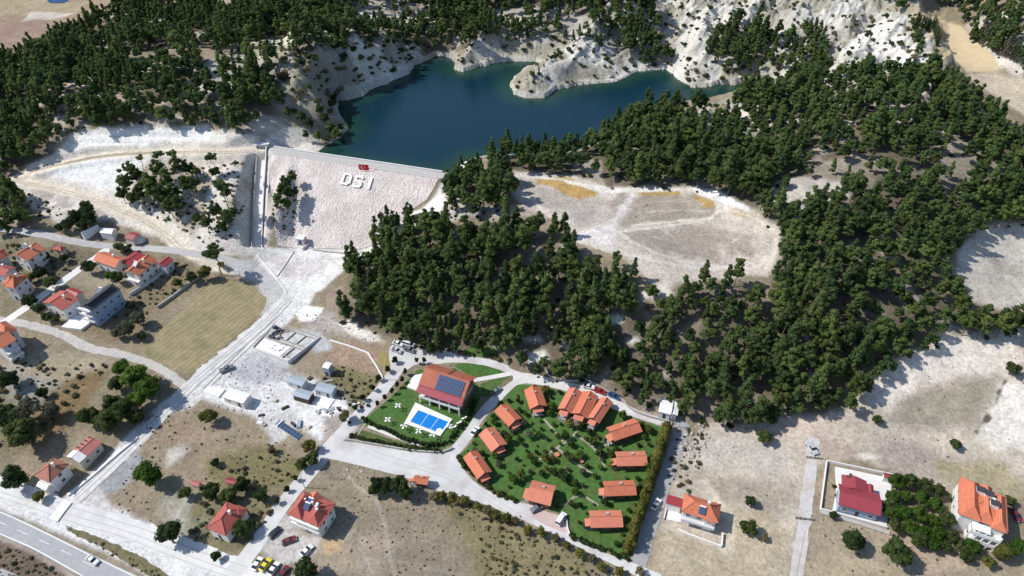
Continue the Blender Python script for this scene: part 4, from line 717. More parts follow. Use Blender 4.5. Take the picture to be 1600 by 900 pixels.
GL = mat("window_glass", (.02,.03,.04), rough=.08, var=.02, spec=.6); FR = mat("window_frame", (.7,.7,.68), var=.04); DK = mat("dark_frame", (.06,.05,.045), var=.1); ST = mat("stone_grey", (.38,.36,.33), var=.15, sc_=1.2); SPm = mat("solar_panel", (.055,.085,.16), rough=.2, var=.1, sc_=2, spec=.5); STE = mat("galvanised", (.55,.56,.57), rough=.4, metal=.6, var=.05); TANKM = mat("tank_white", (.75,.75,.73), rough=.4, var=.04)
_wc = {}
def window(parent, x, y, z, w_, h_, ang, fm=None, nm="window"):
    fm = fm or FR; key = (round(w_, 2), round(h_, 2), fm.name)
    if key not in _wc:
        b = MB(); t = .12; b.box(-w_/2-t, w_/2+t, -.07, .02, h_, h_+t); b.box(-w_/2-t, w_/2+t, -.11, .02, -t, 0); b.box(-w_/2-t, -w_/2, -.07, .02, 0, h_); b.box(w_/2, w_/2+t, -.07, .02, 0, h_); b.box(-.04, .04, -.05, .02, 0, h_)
        g = MB(); g.box(-w_/2, w_/2, -.03, .01, 0, h_); _wc[key] = (b.mesh(nm, fm), g.mesh("pane", GL))
    a, g = _wc[key]; o = link(nm, a, parent, (x, y, z), ang); link("pane", g, o); return o
def face_windows(parent, w_, d_, h_, sides, fm=None, ww=1.1, wh=1.3, floors=None, gap=2.8, y0=0., x0=0.):
    fl = floors or max(1, int(h_//2.8))
    for sd_ in sides:
        ln, ang, fx = {'f': (w_, 0, lambda t: (x0+t, y0-d_/2)), 'b': (w_, math.pi, lambda t: (x0+t, y0+d_/2)), 'l': (d_, -math.pi/2, lambda t: (x0-w_/2, y0+t)), 'r': (d_, math.pi/2, lambda t: (x0+w_/2, y0+t))}[sd_]
        n_ = max(1, int((ln-1.0)//gap))
        for f_ in range(fl):
            for i in range(n_):
                t = (i+.5)/n_*ln-ln/2; p = fx(t)
                if f_ == 0 and i == n_//2 and sd_ == 'f':
                    dm = MB().box(-.5, .5, -.06, .02, 0, 2.1); dd = dm.obj("door", DW, parent, (p[0], p[1], .05), ang); MB().box(.34, .42, -.1, -.06, 1.0, 1.12).obj("handle", STE, dd); continue
                window(parent, p[0], p[1], f_*h_/fl+.95, ww, wh, ang, fm)
def roof_mesh(b, w_, d_, z, rise, kind, oh, mi=0, axis='x', x0=0, y0=0, th=.18):
    W2 = w_/2+oh; D2 = d_/2+oh
    if axis == 'y': W2, D2 = D2, W2
    if kind == 'gable':
        ridge = [(-W2, 0), (W2, 0)]
    elif kind == 'hip':
        k = max(W2-D2*.95, .01); ridge = [(-k, 0), (k, 0)]
    sw = (lambda p: (x0+p[0], y0+p[1], p[2])) if axis == 'x' else (lambda p: (x0-p[1], y0+p[0], p[2]))
    for dz, fl in ((0, 0), (-th, 1)):
        v = [(-W2,-D2,z+dz),(W2,-D2,z+dz),(W2,D2,z+dz),(-W2,D2,z+dz),(ridge[0][0],0,z+rise+dz),(ridge[1][0],0,z+rise+dz)]; v = [sw(p) for p in v]
        f = [(0,1,5,4),(2,3,4,5),(1,2,5),(3,0,4)]
        if kind == 'gable': f = f[:2]
        b.add(v, f if not fl else [tuple(reversed(q)) for q in f], mi)
    o = [sw(p) for p in [(-W2,-D2,z-th),(W2,-D2,z-th),(W2,-D2,z),(-W2,-D2,z),(-W2,D2,z-th),(W2,D2,z-th),(W2,D2,z),(-W2,D2,z)]]; b.add(o, [(0,1,2,3),(5,4,7,6)], mi)
    if kind == 'hip': b.add([sw(p) for p in [(-W2,-D2,z-th),(-W2,D2,z-th),(-W2,D2,z),(-W2,-D2,z),(W2,-D2,z-th),(W2,D2,z-th),(W2,D2,z),(W2,-D2,z)]], [(1,0,3,2),(4,5,6,7)], mi)
    else: b.add([sw(p) for p in [(-W2,-D2,z-th),(-W2,D2,z-th),(-W2,0,z+rise-th),(-W2,-D2,z),(-W2,D2,z),(-W2,0,z+rise),(W2,-D2,z-th),(W2,D2,z-th),(W2,0,z+rise-th),(W2,-D2,z),(W2,D2,z),(W2,0,z+rise)]], [(0,3,5,2),(2,5,4,1),(9,6,8,11),(11,8,7,10)], mi)
def gable_walls(b, w_, d_, z, rise, axis, x0=0, y0=0):
    for s_ in (-1, 1):
        if axis == 'x': v = [(x0+s_*w_/2,y0-d_/2,z),(x0+s_*w_/2,y0+d_/2,z),(x0+s_*w_/2,y0,z+rise*.98*(d_/2)/(d_/2+.001))]
        else: v = [(x0-w_/2,y0+s_*d_/2,z),(x0+w_/2,y0+s_*d_/2,z),(x0,y0+s_*d_/2,z+rise*.98)]
        o = [tuple(c-(s_*.2 if i == (0 if axis == 'x' else 1) else 0) for i, c in enumerate(p)) for p in v]
        b.add(v+o, [(0,1,2),(5,4,3),(0,3,4,1),(1,4,5,2),(2,5,3,0)])
def frame_from(A, B_, D_, he):
    """eave corners in the photograph: A-B near edge, B-D side edge, at he above the ground -> base point, turn, width, depth"""
    g = G((A[0]+D_[0])/2, (A[1]+D_[1])/2); z = g.z
    for _ in range(4):
        a = Vector(plane(*A, z+he)); b = Vector(plane(*B_, z+he)); d = Vector(plane(*D_, z+he)); c = (a+d)/2; z = hz(c.x, c.y)
    u = (b-a); w_ = u.length; u /= w_; n_ = Vector((-u.y, u.x)); dp_ = (d-b).dot(n_)
    c = a+u*(w_/2)+n_*(dp_/2); return c, hz(c.x, c.y), math.atan2(u.y, u.x), w_, abs(dp_)
EX = []                                # footprints, so that shrubs keep clear of them
def base_of(x, y, w_, d_, rz):
    zz = [hz(x+math.cos(rz)*i*w_/2-math.sin(rz)*j*d_/2, y+math.sin(rz)*i*w_/2+math.cos(rz)*j*d_/2) for i in (-1, 0, 1) for j in (-1, 0, 1)]; EX.append((x, y, max(w_, d_)*.55)); return sorted(zz)[6]
def chimney(rf, x, y, z, h_=1.4, m=None): o = MB().box(-.35,.35,-.3,.3,-1.2,h_).box(-.45,.45,-.4,.4,h_,h_+.12).obj("chimney", m or WW, rf, (x, y, z)); return o
def house(name, label, A, B_, D_, he, rise, kind, roofm, wallm, oh=.5, axis='x', sides='frl', group=None, cat="house", fm=None, chim=1, floors=None, ww=1.1, ridge_m=None, extra=None):
    c, z, rz, w_, d_ = frame_from(A, B_, D_, he); w_ -= 2*oh; d_ -= 2*oh; z = base_of(c.x, c.y, w_, d_, rz)
    e = empty(name, (c.x, c.y, z), rz, label, cat, group)
    b = MB().box(-w_/2, w_/2, -d_/2, d_/2, -2.5, he-.02)
    rs2 = rise*(d_ if axis == 'x' else w_)/((d_ if axis == 'x' else w_)+2*oh)
    if kind == 'gable': gable_walls(b, w_, d_, he-.02, rise-.12, axis)
    b.obj("wall", wallm, e); r = MB(); roof_mesh(r, w_, d_, he+.05, rise, kind, oh, axis=axis); rf = r.obj("roof", roofm, e)
    W2 = (w_/2 if axis == 'x' else d_/2)+oh; D2 = (d_/2 if axis == 'x' else w_/2)+oh; k = W2 if kind == 'gable' else max(W2-D2*.95, .01)
    rc = MB(); sw = (lambda a, b_: (a, b_)) if axis == 'x' else (lambda a, b_: (-b_, a))
    rc.tube((*sw(-k, 0), he+rise+.1), (*sw(k, 0), he+rise+.1), .13, .13, 6)
    if kind == 'hip':
        for s_ in (-1, 1):
            for t_ in (-1, 1): rc.tube((*sw(s_*k, 0), he+rise+.1), (*sw(s_*W2, t_*D2), he+.1), .12, .12, 6)
    rc.obj("ridge_cap", ridge_m or roofm, rf)
    face_windows(e, w_, d_, he, sides, fm, floors=floors, ww=ww)
    for i in range(chim): chimney(rf, w_*(.18 if i == 0 else -.27), d_*.13, he+rise*.75)
    return e, w_, d_, he, rf
def wing(e, x, y, w_, d_, he, rise, kind, roofm, wallm, oh=.4, axis='x', z=-2.5, sides=''):
    b = MB().box(x-w_/2, x+w_/2, y-d_/2, y+d_/2, z, he-.02)
    if kind == 'gable': gable_walls(b, w_, d_, he-.02, rise-.12, axis, x, y)
    b.obj("wall", wallm, e); r = MB(); roof_mesh(r, w_, d_, he+.05, rise, kind, oh, axis=axis, x0=x, y0=y); r.obj("roof", roofm, e); face_windows(e, w_, d_, he, sides, y0=y, x0=x)
def annex_flat(e, x, y, w_, d_, h_, m, roofm, nm="annex"):
    a = MB().box(x-w_/2, x+w_/2, y-d_/2, y+d_/2, -2, h_).obj(nm, m, e); MB().box(x-w_/2-.25, x+w_/2+.25, y-d_/2-.25, y+d_/2+.25, h_+.002, h_+.15).obj("roof", roofm, a); return a
def water_heater(e, x, y, z, rz=0):
    o = MB(); o.add([(-.95,-.9,0),(.95,-.9,0),(.95,.7,1.0),(-.95,.7,1.0),(-.95,-.9,.08),(.95,-.9,.08),(.95,.7,1.08),(-.95,.7,1.08)], [(0,3,2,1),(4,5,6,7),(0,1,5,4),(1,2,6,5),(2,3,7,6),(3,0,4,7)])
    q = o.obj("solar_heater", SPm, e, (x, y, z), rz); MB().tube((-.9,.95,1.3),(.9,.95,1.3),.24,.24,10).tube((-.8,.9,-.3),(-.8,.9,1.1),.05,.05,5).tube((.8,.9,-.3),(.8,.9,1.1),.05,.05,5).obj("tank", TANKM, q, smooth=False)
# --- cottages: tiled gable over dark timber walls, covered porch on one gable end
def cottage(label, A, B_, D_, he=3.0, rise=1.5, axis='x', porch='l', group="orange roofed cottages of the lawn"):
    e, w_, d_, he, rf = house("cottage", label, A, B_, D_, he, rise, 'gable', TS if len(EX) % 2 else TO, BR, oh=.7, axis=axis, sides='fl' if axis == 'x' else 'lr', group=group, cat="cottage", fm=DK, chim=0, ww=1.0)
    p = MB()
    if axis == 'x':
        s_ = -1 if porch == 'l' else 1; p.box(min(s_*w_/2, s_*(w_/2+1.9)), max(s_*w_/2, s_*(w_/2+1.9)), -d_*.42, d_*.12, -1.5, .25); dk = p.obj("porch", ST, e)
        for yy in (-d_*.4, d_*.1): MB().box(s_*(w_/2+1.7)-.09, s_*(w_/2+1.7)+.09, yy-.09, yy+.09, .25, 2.2).obj("post", DK, e)
        r = MB(); x1, x2 = s_*(w_/2-.1), s_*(w_/2+2.2); xa, xb = min(x1, x2), max(x1, x2); za, zb = (2.25, 2.75) if s_ < 0 else (2.75, 2.25)
        r.add([(xa,-d_*.45,za),(xb,-d_*.45,zb),(xb,d_*.15,zb),(xa,d_*.15,za),(xa,-d_*.45,za-.12),(xb,-d_*.45,zb-.12),(xb,d_*.15,zb-.12),(xa,d_*.15,za-.12)], [(0,1,2,3),(7,6,5,4),(4,5,1,0),(5,6,2,1),(6,7,3,2),(7,4,0,3)]); r.obj("porch_roof", TS, e)
    else:
        p.box(-w_*.42, w_*.3, -d_/2-1.9, -d_/2, -1.5, .25); p.obj("porch", ST, e)
        for xx in (-w_*.38, w_*.26): MB().box(xx-.09, xx+.09, -d_/2-1.75, -d_/2-1.57, .25, 2.25).obj("post", DK, e)
        r = MB(); y1, y2 = -d_/2-2.1, -d_/2+.1; r.add([(-w_*.45,y1,2.3),(w_*.34,y1,2.3),(w_*.34,y2,2.8),(-w_*.45,y2,2.8),(-w_*.45,y1,2.18),(w_*.34,y1,2.18),(w_*.34,y2,2.68),(-w_*.45,y2,2.68)], [(0,1,2,3),(7,6,5,4),(4,5,1,0),(5,6,2,1),(6,7,3,2),(7,4,0,3)]); r.obj("porch_roof", TS, e)
    CTG.append((e.location.x, e.location.y, label)); chimney(rf, w_*.05, d_*.22, he+rise*.35, 1.0, ST); return e
cottage("orange roofed cottage alone by the road bend, gable end towards the lawn", (828,640),(855,635),(853,604), axis='y')
cottage("left one of the three joined orange roofed cottages", (871,641),(893,649),(907,615), axis='y', group="three joined cottages")
cottage("middle one of the three joined orange roofed cottages", (893,648),(918,657),(932,621), axis='y', group="three joined cottages")
cottage("right one of the three joined orange roofed cottages", (917,655),(936,664),(952,629), axis='y', group="three joined cottages")
cottage("orange cottage below the long road, right of the three joined ones", (960,690),(1004,675),(994,653), axis='x')
cottage("orange cottage beside the tall hedge, upper one of three in a column", (964,729),(1012,728),(1015,705), axis='x')
cottage("orange cottage beside the tall hedge, middle one of three in a column", (945,776),(995,774),(998,750), axis='x')
cottage("orange cottage beside the hedge, lowest one nearest the side road", (923,825),(974,824),(980,797), axis='x')
cottage("orange cottage by the ring road, uppermost of the three on its left", (795,667),(816,654),(797,628), axis='y')
cottage("orange cottage by the ring road, between two others on the left", (768,707),(793,694),(774,666), axis='y')
cottage("orange cottage at the road junction, lowest of the three on the left", (746,749),(769,737),(744,705), axis='y')
cottage("larger orange cottage beside the pink paved parking bay", (822,781),(860,791),(874,761), he=3.3, rise=1.9, axis='x')
cottage("tiny orange roofed gatehouse on the bare side of the wide road", (645,755),(668,758),(673,745), he=2.5, rise=1.1, axis='x', group="gatehouse")
# --- restaurant with pool
e, w_, d_, he, rf = house("restaurant", "large orange roofed restaurant with rows of solar panels beside the pool", (654,601),(725,624),(744,590), 7.2, 3.4, 'gable', tilemat("brownish_tiles", (.40,.13,.08), dirt=((.34,.1,.06), .7, .4)), BR, oh=.9, axis='x', sides='', cat="restaurant", chim=0)
EX[-1] = (*EX[-1][:2], 13)
th = math.atan2(3.4, d_/2+.9)
for i in range(9):
    for j in range(3):
        x = -w_*.20+i*1.12; s_ = 1.5+j*1.85; pn = MB().box(-.52,.52,-.85,.85,.12,.2).obj("solar_panel", SPm, rf, (x+1.2, -s_*math.cos(th)-.2, 7.25+3.4-s_*math.sin(th))); pn.rotation_euler.x = th
        if i+j: bpy.data.meshes.remove(pn.data) if False else None
MB().tube((w_*.02,0,10.85),(w_*.02,d_/2+.8,7.5),.1,.1,6).obj("roof_pipe", DK, rf)
lean = MB(); lean.add([(-w_/2-.9,-d_/2-3.4,5.9),(w_/2+.9,-d_/2-3.4,5.9),(w_/2+.9,-d_/2-.2,7.12),(-w_/2-.9,-d_/2-.2,7.12),(-w_/2-.9,-d_/2-3.4,5.75),(w_/2+.9,-d_/2-3.4,5.75),(w_/2+.9,-d_/2-.2,6.97),(-w_/2-.9,-d_/2-.2,6.97)], [(0,1,2,3),(7,6,5,4),(4,5,1,0),(5,6,2,1),(6,7,3,2),(7,4,0,3)]); o = lean.obj("terrace_roof", CR, e)
MB().box(-w_/2, w_/2, -d_/2-3.2, -d_/2-.002, 2.9, 3.1).obj("balcony", WW, e); MB().box(-w_/2, w_/2, -d_/2-3.2, -d_/2-3.05, 3.102, 3.95).obj("balustrade", WW, e)
for i in range(5): MB().box(-.2,.2,-.2,.2,-1,2.9).box(-.12,.12,-.12,.12,3.1,5.9).obj("column", WW, e, (-w_/2+.3+i*(w_-.6)/4, -d_/2-2.9, 0))
for i in range(6): window(e, -w_/2+1.6+i*(w_-3.2)/5, -d_/2, .5, 1.7, 1.9, 0, DK); window(e, -w_/2+1.6+i*(w_-3.2)/5, -d_/2, 3.7, 1.5, 1.9, 0, DK)
for i in range(4): window(e, w_/2, -d_/2+2+i*(d_-4)/3, 3.6, 1.2, 1.4, math.pi/2); window(e, -w_/2, -d_/2+2+i*(d_-4)/3, 3.6, 1.2, 1.4, -math.pi/2)
RES = e
def slab(name, pts, h_, m, parent=None, z=None, lift=.0, deep=.8):
    p = [tuple(v) for v in pw(pts)]; c = (sum(a for a, _ in p)/len(p), sum(b for _, b in p)/len(p)); zz = z if z is not None else sum(hz(*q) for q in p)/len(p)
    q = [(a-c[0], b-c[1]) for a, b in p]; o = MB().prism(q, -deep, h_).obj(name, m, parent, (c[0], c[1], zz+lift)); return o, c, zz, q
wht = mat("white_tiles", (.74,.73,.70), var=.04, sc_=1.5); blue_t = mat("pool_liner", (.02,.16,.42), var=.03, sc_=2)
pe = empty("swimming_pool", (0, 0, 0), 0, "blue rectangular swimming pool on a white tiled deck", "swimming pool")
po = [(649,629),(707,656),(688,682),(632,662)]; pi_ = [(654,641.5),(701,660),(688,678),(641,659.5)]
o, c, zz, q = slab("deck", po, .12, wht, deep=1.2); pe.location = (c[0], c[1], zz+.02); o.location = (0, 0, 0); o.parent = pe
pin = [(a-c[0], b-c[1]) for a, b in (plane(*t, zz) for t in pi_)]
me_ = o.data; bm = bmesh.new()
def ring(outer, inner, z1, z0):
    k = len(outer); vo = [bm.verts.new((x, y, z1)) for x, y in outer]; vi = [bm.verts.new((x, y, z1)) for x, y in inner]; wo = [bm.verts.new((x, y, z0)) for x, y in outer]; wi = [bm.verts.new((x, y, z0)) for x, y in inner]
    for i in range(k): j = (i+1) % k; bm.faces.new((vo[i], vo[j], vi[j], vi[i])); bm.faces.new((wo[i], wo[j], vo[j], vo[i])); bm.faces.new((vi[i], vi[j], wi[j], wi[i]))
def order_(p):
    ar = sum(p[i][0]*p[(i+1)%4][1]-p[(i+1)%4][0]*p[i][1] for i in range(4)); return p if ar > 0 else [p[0], p[3], p[2], p[1]]
ring(order_(q), order_(pin), .3, -1.2); bm.to_mesh(me_); bm.free()
def poolwater():
    m = bpy.data.materials.new("pool_water"); m.use_nodes = True; t = m.node_tree; b = t.nodes["Principled BSDF"]; b.inputs["Base Color"].default_value = (.015, .19, .55, 1); b.inputs["Roughness"].default_value = .06; b.inputs["IOR"].default_value = 1.33
    n_ = t.nodes.new("ShaderNodeTexNoise"); n_.inputs["Scale"].default_value = 3; bp = t.nodes.new("ShaderNodeBump"); bp.inputs["Distance"].default_value = .03; tc = t.nodes.new("ShaderNodeTexCoord"); t.links.new(tc.outputs["Object"], n_.inputs[0]); t.links.new(n_.outputs[0], bp.inputs["Height"]); t.links.new(bp.outputs[0], b.inputs["Normal"]); return m
pi2 = order_(pin); bm = bmesh.new(); bm.faces.new([bm.verts.new((x, y, .18)) for x, y in pi2]); mw = bpy.data.meshes.new("water"); bm.to_mesh(mw); bm.free(); mw.materials.append(poolwater()); link("water", mw, pe)
for t_ in (1/3, 2/3):
    A_ = Vector(pin[0]).lerp(Vector(pin[1]), t_); B2 = Vector(pin[3]).lerp(Vector(pin[2]), t_); dr = (B2-A_).normalized(); nn = Vector((-dr.y, dr.x))*.07
    MB().prism([tuple(A_-nn), tuple(A_+nn), tuple(B2+nn), tuple(B2-nn)], .1, .2).obj("lane_line", wht, pe)
A_ = Vector(pin[2])+ (Vector(pin[3])-Vector(pin[2])).normalized()*1.0 + (Vector(pin[1])-Vector(pin[2])).normalized()*.9; MB().tube((A_.x,A_.y,.1),(A_.x,A_.y,.22),1.1,1.1,16).obj("corner_step", wht, pe)
o, c, zz, q = slab("terrace", [(650,578),(664,572),(668,585),(652,612),(636,606)], .15, wht); tag(o, "white paved side terrace left of the restaurant", "terrace")
# --- garden sun shades: four white petals on a pole
def petal():
    b = MB()
    for k in range(4):
        a = k*math.pi/2+.4; c1, s1 = math.cos(a), math.sin(a); f = lambda r_, t_, z_: (r_*math.cos(a+t_), r_*math.sin(a+t_), z_)
        v = [f(.1,0,2.45), f(.9,-.42,2.5), f(1.45,-.25,2.3), f(1.55,0,2.35), f(1.45,.25,2.3), f(.9,.42,2.5)]; v2 = [(x, y, z-.05) for x, y, z in v]
        b.add(v+v2, [(0,1,2,3,4,5), (11,10,9,8,7,6)]+[((i+1)%6, i, 6+i, 6+(i+1)%6) for i in range(6)])
    return b.mesh("canopy", wht), MB().tube((0,0,-.3),(0,0,2.5),.05,.05,8).mesh("pole", STE), MB().tube((0,0,.7),(0,0,.76),.6,.6,12).tube((0,0,0),(0,0,.7),.06,.06,6).mesh("table", wht)
pt = petal()
for (x, y), lb in zip([(623,635),(607,657),(632,667),(655,675),(677,680),(702,667)], ["nearest the restaurant's left corner", "farthest out by the left hedge", "left of the pool's near corner", "right below the pool's near corner", "smallest, beside the hedge below the pool", "right of the pool"]):
    g = G(x, y+5); u = empty("garden_parasol", g, random.random(), "white petal shaped parasol on the lawn, "+lb, "parasol", "white petal parasols round the pool"); u.scale = (.85, .85, 1); link("canopy", pt[0], u); link("pole", pt[1], u)
# --- village houses on the left
R_ = house("tile_roof_house", "long orange gable roofed house at the left edge, beyond its twin", (-12,410),(14,398),(31,380), 5.5, 2.2, 'gable', TO, WB, axis='x')
R_ = house("tile_roof_house", "orange roofed house with white front beside the one at the left edge", (20,401),(42,409),(66,388), 5.8, 2.2, 'gable', TO, WW, axis='y'); water_heater(R_[4], -1, 0, 8.0)
R_ = house("garden_shed", "small square red roofed shed alone in the scrub behind the houses", (81,389),(96,393),(99,386), 2.6, 1.0, 'hip', TR, CW, oh=.3, sides='f', cat="shed", chim=0)
R_ = house("tile_roof_house", "low old orange roof cut by the left edge above the large hipped one", (-25,424),(8,432),(16,416), 4.5, 1.6, 'gable', TR, WB, axis='x')
R_ = house("tile_roof_house", "large hipped orange roofed house with grey walls at the left edge", (5,448),(22,451),(48,432), 7.2, 2.4, 'hip', TO, WB, axis='x', sides='fr'); wing(R_[0], -R_[1]*.7, R_[2]*.1, R_[1]*.7, R_[2]*.8, 7.0, 2.0, 'hip', TO, WW)
R_ = house("tile_roof_house", "orange roofed house beside the dark red sheet roof, white garden wall in front", (146,408),(181,420),(193,404), 4.8, 1.9, 'gable', TO, WW, axis='x')
R_ = house("sheet_roof_hall", "dark red sheet roofed hall between two orange roofed houses", (186,412),(204,418),(224,399), 4.2, .9, 'gable', DR, CW, axis='y', cat="hall", chim=0, sides='f')
R_ = house("tile_roof_house", "orange roofed house with a long white balcony above the walled yard", (194,427),(216,433),(247,408), 6.0, 2.0, 'gable', TO, WW, axis='y', sides='fr'); water_heater(R_[4], 0, -2, 8.0)
MB().box(-R_[1]/2, R_[1]/2, -R_[2]/2-1.6, -R_[2]/2-.01, 2.8, 3.0).box(-R_[1]/2, R_[1]/2, -R_[2]/2-1.6, -R_[2]/2-1.5, 3.0, 3.8).obj("balcony", WW, R_[0])
R_ = house("sheet_roof_annex", "small dark red sheet roofed annex behind the balcony house", (245,414),(258,418),(269,406), 4.6, .9, 'gable', DR, WB, axis='y', cat="annex", chim=0, sides='r')
R_ = house("tile_roof_house", "reddish hipped roofed house with a white porch next to the black roof", (66,473),(97,486),(112,462), 5.0, 1.9, 'gable', TR, WW, axis='y'); wing(R_[0], R_[1]*.1, R_[2]*.75, R_[1]*.55, R_[2]*.5, 5.4, .9, 'gable', DR, CW)
R_ = house("flat_top_house", "tall blue grey house with a black sloped roof and two rows of windows", (123,480),(143,487),(189,452), 8.0, 1.6, 'gable', GB, BLW, axis='y', chim=0, oh=.25, sides='r', floors=2)
MB().box(-.7,.7,-R_[2]*.45,R_[2]*.42,8.6,10.2).obj("roof_light", GB, R_[0], (R_[1]*.08,0,0)); water_heater(R_[0], -1.5, 2, 9.2)
for i in range(3): MB().box(-R_[1]/2, R_[1]/2, -R_[2]/2-1.4, -R_[2]/2-.01, 2.6+i*2.7, 2.8+i*2.7).box(-R_[1]/2, R_[1]/2, -R_[2]/2-1.4, -R_[2]/2-1.3, 2.8+i*2.7, 3.5+i*2.7).obj("balcony", WW, R_[0])
o, c, zz, q = slab("paved_terrace", [(97,513),(118,492),(152,500),(128,518)], .9, wht, deep=1.5); tag(o, "raised white terrace in front of the black roofed house", "terrace")
R_ = house("tile_roof_house", "three storey grey house with a broken L shaped orange roof at the left edge", (2,545),(26,531),(13,512), 8.5, 2.3, 'gable', TO, WB, axis='x', sides='fr', floors=3); wing(R_[0], R_[1]*.72, R_[2]*.55, R_[1]*.9, R_[2]*.95, 8.8, 2.2, 'hip', TO, WB, axis='y', sides='fr')
MB().box(-R_[1]/2-.1, R_[1]/2, -R_[2]/2-2.0, -R_[2]/2-.01, 2.6, 2.8).box(-R_[1]/2, R_[1]/2, -R_[2]/2-2, -R_[2]/2-1.9, 2.8, 3.6).box(-R_[1]/2, R_[1]/2, -R_[2]/2-2.0, -R_[2]/2-.01, 5.5, 5.7).obj("balcony", WW, R_[0])
R_ = house("tile_roof_house", "old red hipped roofed house at the foot of the chalk road", (53,744),(78,755),(104,724), 5.6, 2.3, 'hip', TB, WW, axis='x', sides='fr'); o = wing(R_[0], 0, -R_[2]*.62, R_[1]*.6, R_[2]*.3, 2.8, .8, 'gable', WS, WW)
R_ = house("long_shed", "long old shed with pinkish and white sheet roof by the chalk road", (104,715),(125,725),(158,692), 3.6, 1.0, 'gable', PS, CW, axis='y', oh=.3, cat="shed", chim=0, sides='r')
MB().add([(-R_[1]/2-.3,-R_[2]/2-.25,3.72),(0,-R_[2]/2-.25,4.77),(0,-R_[2]*.18,4.77),(-R_[1]/2-.3,-R_[2]*.18,3.72),(R_[1]/2+.3,-R_[2]/2-.25,3.72),(R_[1]/2+.3,-R_[2]*.18,3.72)], [(0,1,2,3),(1,4,5,2)]).obj("roof_sheet", WS, R_[4])
for i in range(4): MB().box(-1.1,1.1,-.25,.25,0,.06).obj("skylight", DK, R_[4], (-R_[1]*.24, -R_[2]*.05+i*1.5, 4.35))
R_ = house("tile_roof_house", "orange red hipped roofed house among trees left of the lane", (322,826),(353,838),(388,797), 4.6, 2.2, 'hip', TR, WW, axis='y', chim=1); wing(R_[0], R_[1]*.35, R_[2]*.38, R_[1]*.5, R_[2]*.35, 4.4, 1.4, 'hip', TR, WW)
R_ = house("garden_shed", "tiny pinkish roofed shed in the overgrown garden, left of the other", (297,757),(310,761),(313,753), 2.2, .6, 'gable', PS, CW, oh=.2, cat="shed", chim=0, sides='')
R_ = house("garden_shed", "tiny dark red roofed shed in the overgrown garden, right of the other", (351,754),(368,758),(370,749), 2.2, .5, 'gable', DR, CW, oh=.2, cat="shed", chim=0, sides='')
# --- villa at the lane: broken red roof with dormers
R_ = house("villa", "white villa with a broken red roof and dormers beside the lane", (449,803),(500,824),(522,786), 6.8, 1.4, 'hip', TR, WW, axis='x', chim=2, oh=.7)
w_, d_ = R_[1], R_[2]
wing(R_[0], -w_*.30, -d_*.03, w_*.42, d_*1.08, 7.0, 2.7, 'hip', TR, WW, axis='y'); wing(R_[0], w_*.30, -d_*.2, w_*.36, d_*.75, 6.9, 2.2, 'hip', TR, WW, axis='y'); wing(R_[0], -w_*.1, d_*.45, w_*.4, d_*.3, 6.6, 2.0, 'gable', TO, WW, axis='y'); wing(R_[0], w_*.22, d_*.52, w_*.3, d_*.25, 5.6, 1.0, 'gable', DR, WW, axis='x')
for x, y in ((.02,.1),(.2,.0),(.28,-.1)): MB().tube((0,0,-1),(0,0,.9),.45,.4,8).obj("roof_vent", WW, R_[4], (w_*x, d_*y, 8.7))
water_heater(R_[4], -w_*.06, d_*.1, 8.6); water_heater(R_[4], -w_*.08, -d_*.12, 8.2)
for z in (3.3, 5.6): MB().box(-w_*.5, w_*.5, -d_/2-1.5, -d_/2-.3, z-.2, z).box(-w_*.5, w_*.12, -d_/2-1.5, -d_/2-1.4, z, z+.85).box(w_*.2, w_*.5, -d_/2-1.5, -d_/2-1.4, z, z+.85).obj("balcony", wht, R_[0])
# --- right side
R_ = house("tile_roof_house", "bright orange hipped roofed house with a solar heater in the dry field", (1064,800),(1122,818),(1131,790), 5.6, 2.3, 'hip', TO, WW, axis='x', oh=.6, sides='frl'); w_, d_ = R_[1], R_[2]
water_heater(R_[4], .3, -1.8, 6.6); annex_flat(R_[0], -w_/2-3.0, d_*.22, 4.4, d_*.5, 3.2, WW, DR); MB().box(-w_/2, w_/2, -d_/2-1.6, -d_/2-.01, 2.6, 2.8).box(-w_/2, w_/2, -d_/2-1.6, -d_/2-1.5, 2.8, 3.5).obj("balcony", WB, R_[0])
wing(R_[0], w_*.3, -d_*.48, w_*.26, d_*.22, 5.3, 1.1, 'hip', TO, WW)
o, c, zz, q = slab("yard", [(1040,812),(1046,786),(1063,792),(1064,816)], .2, wht); tag(o, "white paved yard left of the orange house in the dry field", "yard")
R_ = house("sheet_roof_house", "long crimson sheet roofed house inside the white walled compound", (1310,789),(1376,807),(1382,775), 3.8, 1.5, 'gable', CR, BLW, axis='x', oh=.5, chim=0, ww=1.3); w_, d_ = R_[1], R_[2]
wing(R_[0], -w_*.12, d_*.75, w_*.62, d_*.6, 4.0, 1.0, 'gable', CR, WW, axis='y', oh=.3); wing(R_[0], w_*.32, d_*.72, w_*.15, d_*.5, 3.6, .5, 'gable', CR, WW, axis='y', oh=.15); MB().box(-1,1,-.3,.3,0,.15).obj("roof_hatch", DK, R_[4], (-w_*.25, d_*1.0, 4.7))
R_ = house("garden_shed", "small crimson roofed shed in the corner of the white compound", (1381,745),(1393,748),(1393,741), 2.6, .4, 'gable', CR, WW, oh=.2, cat="shed", chim=0, sides='')
sheet_poly("yard_paving", [(1304,729),(1394,748),(1385,824),(1300,800),(1306,770)], .1, mat("yard_concrete", (.62,.60,.57), var=.08, sc_=.8), label="pale concrete yard round the crimson roofed house")
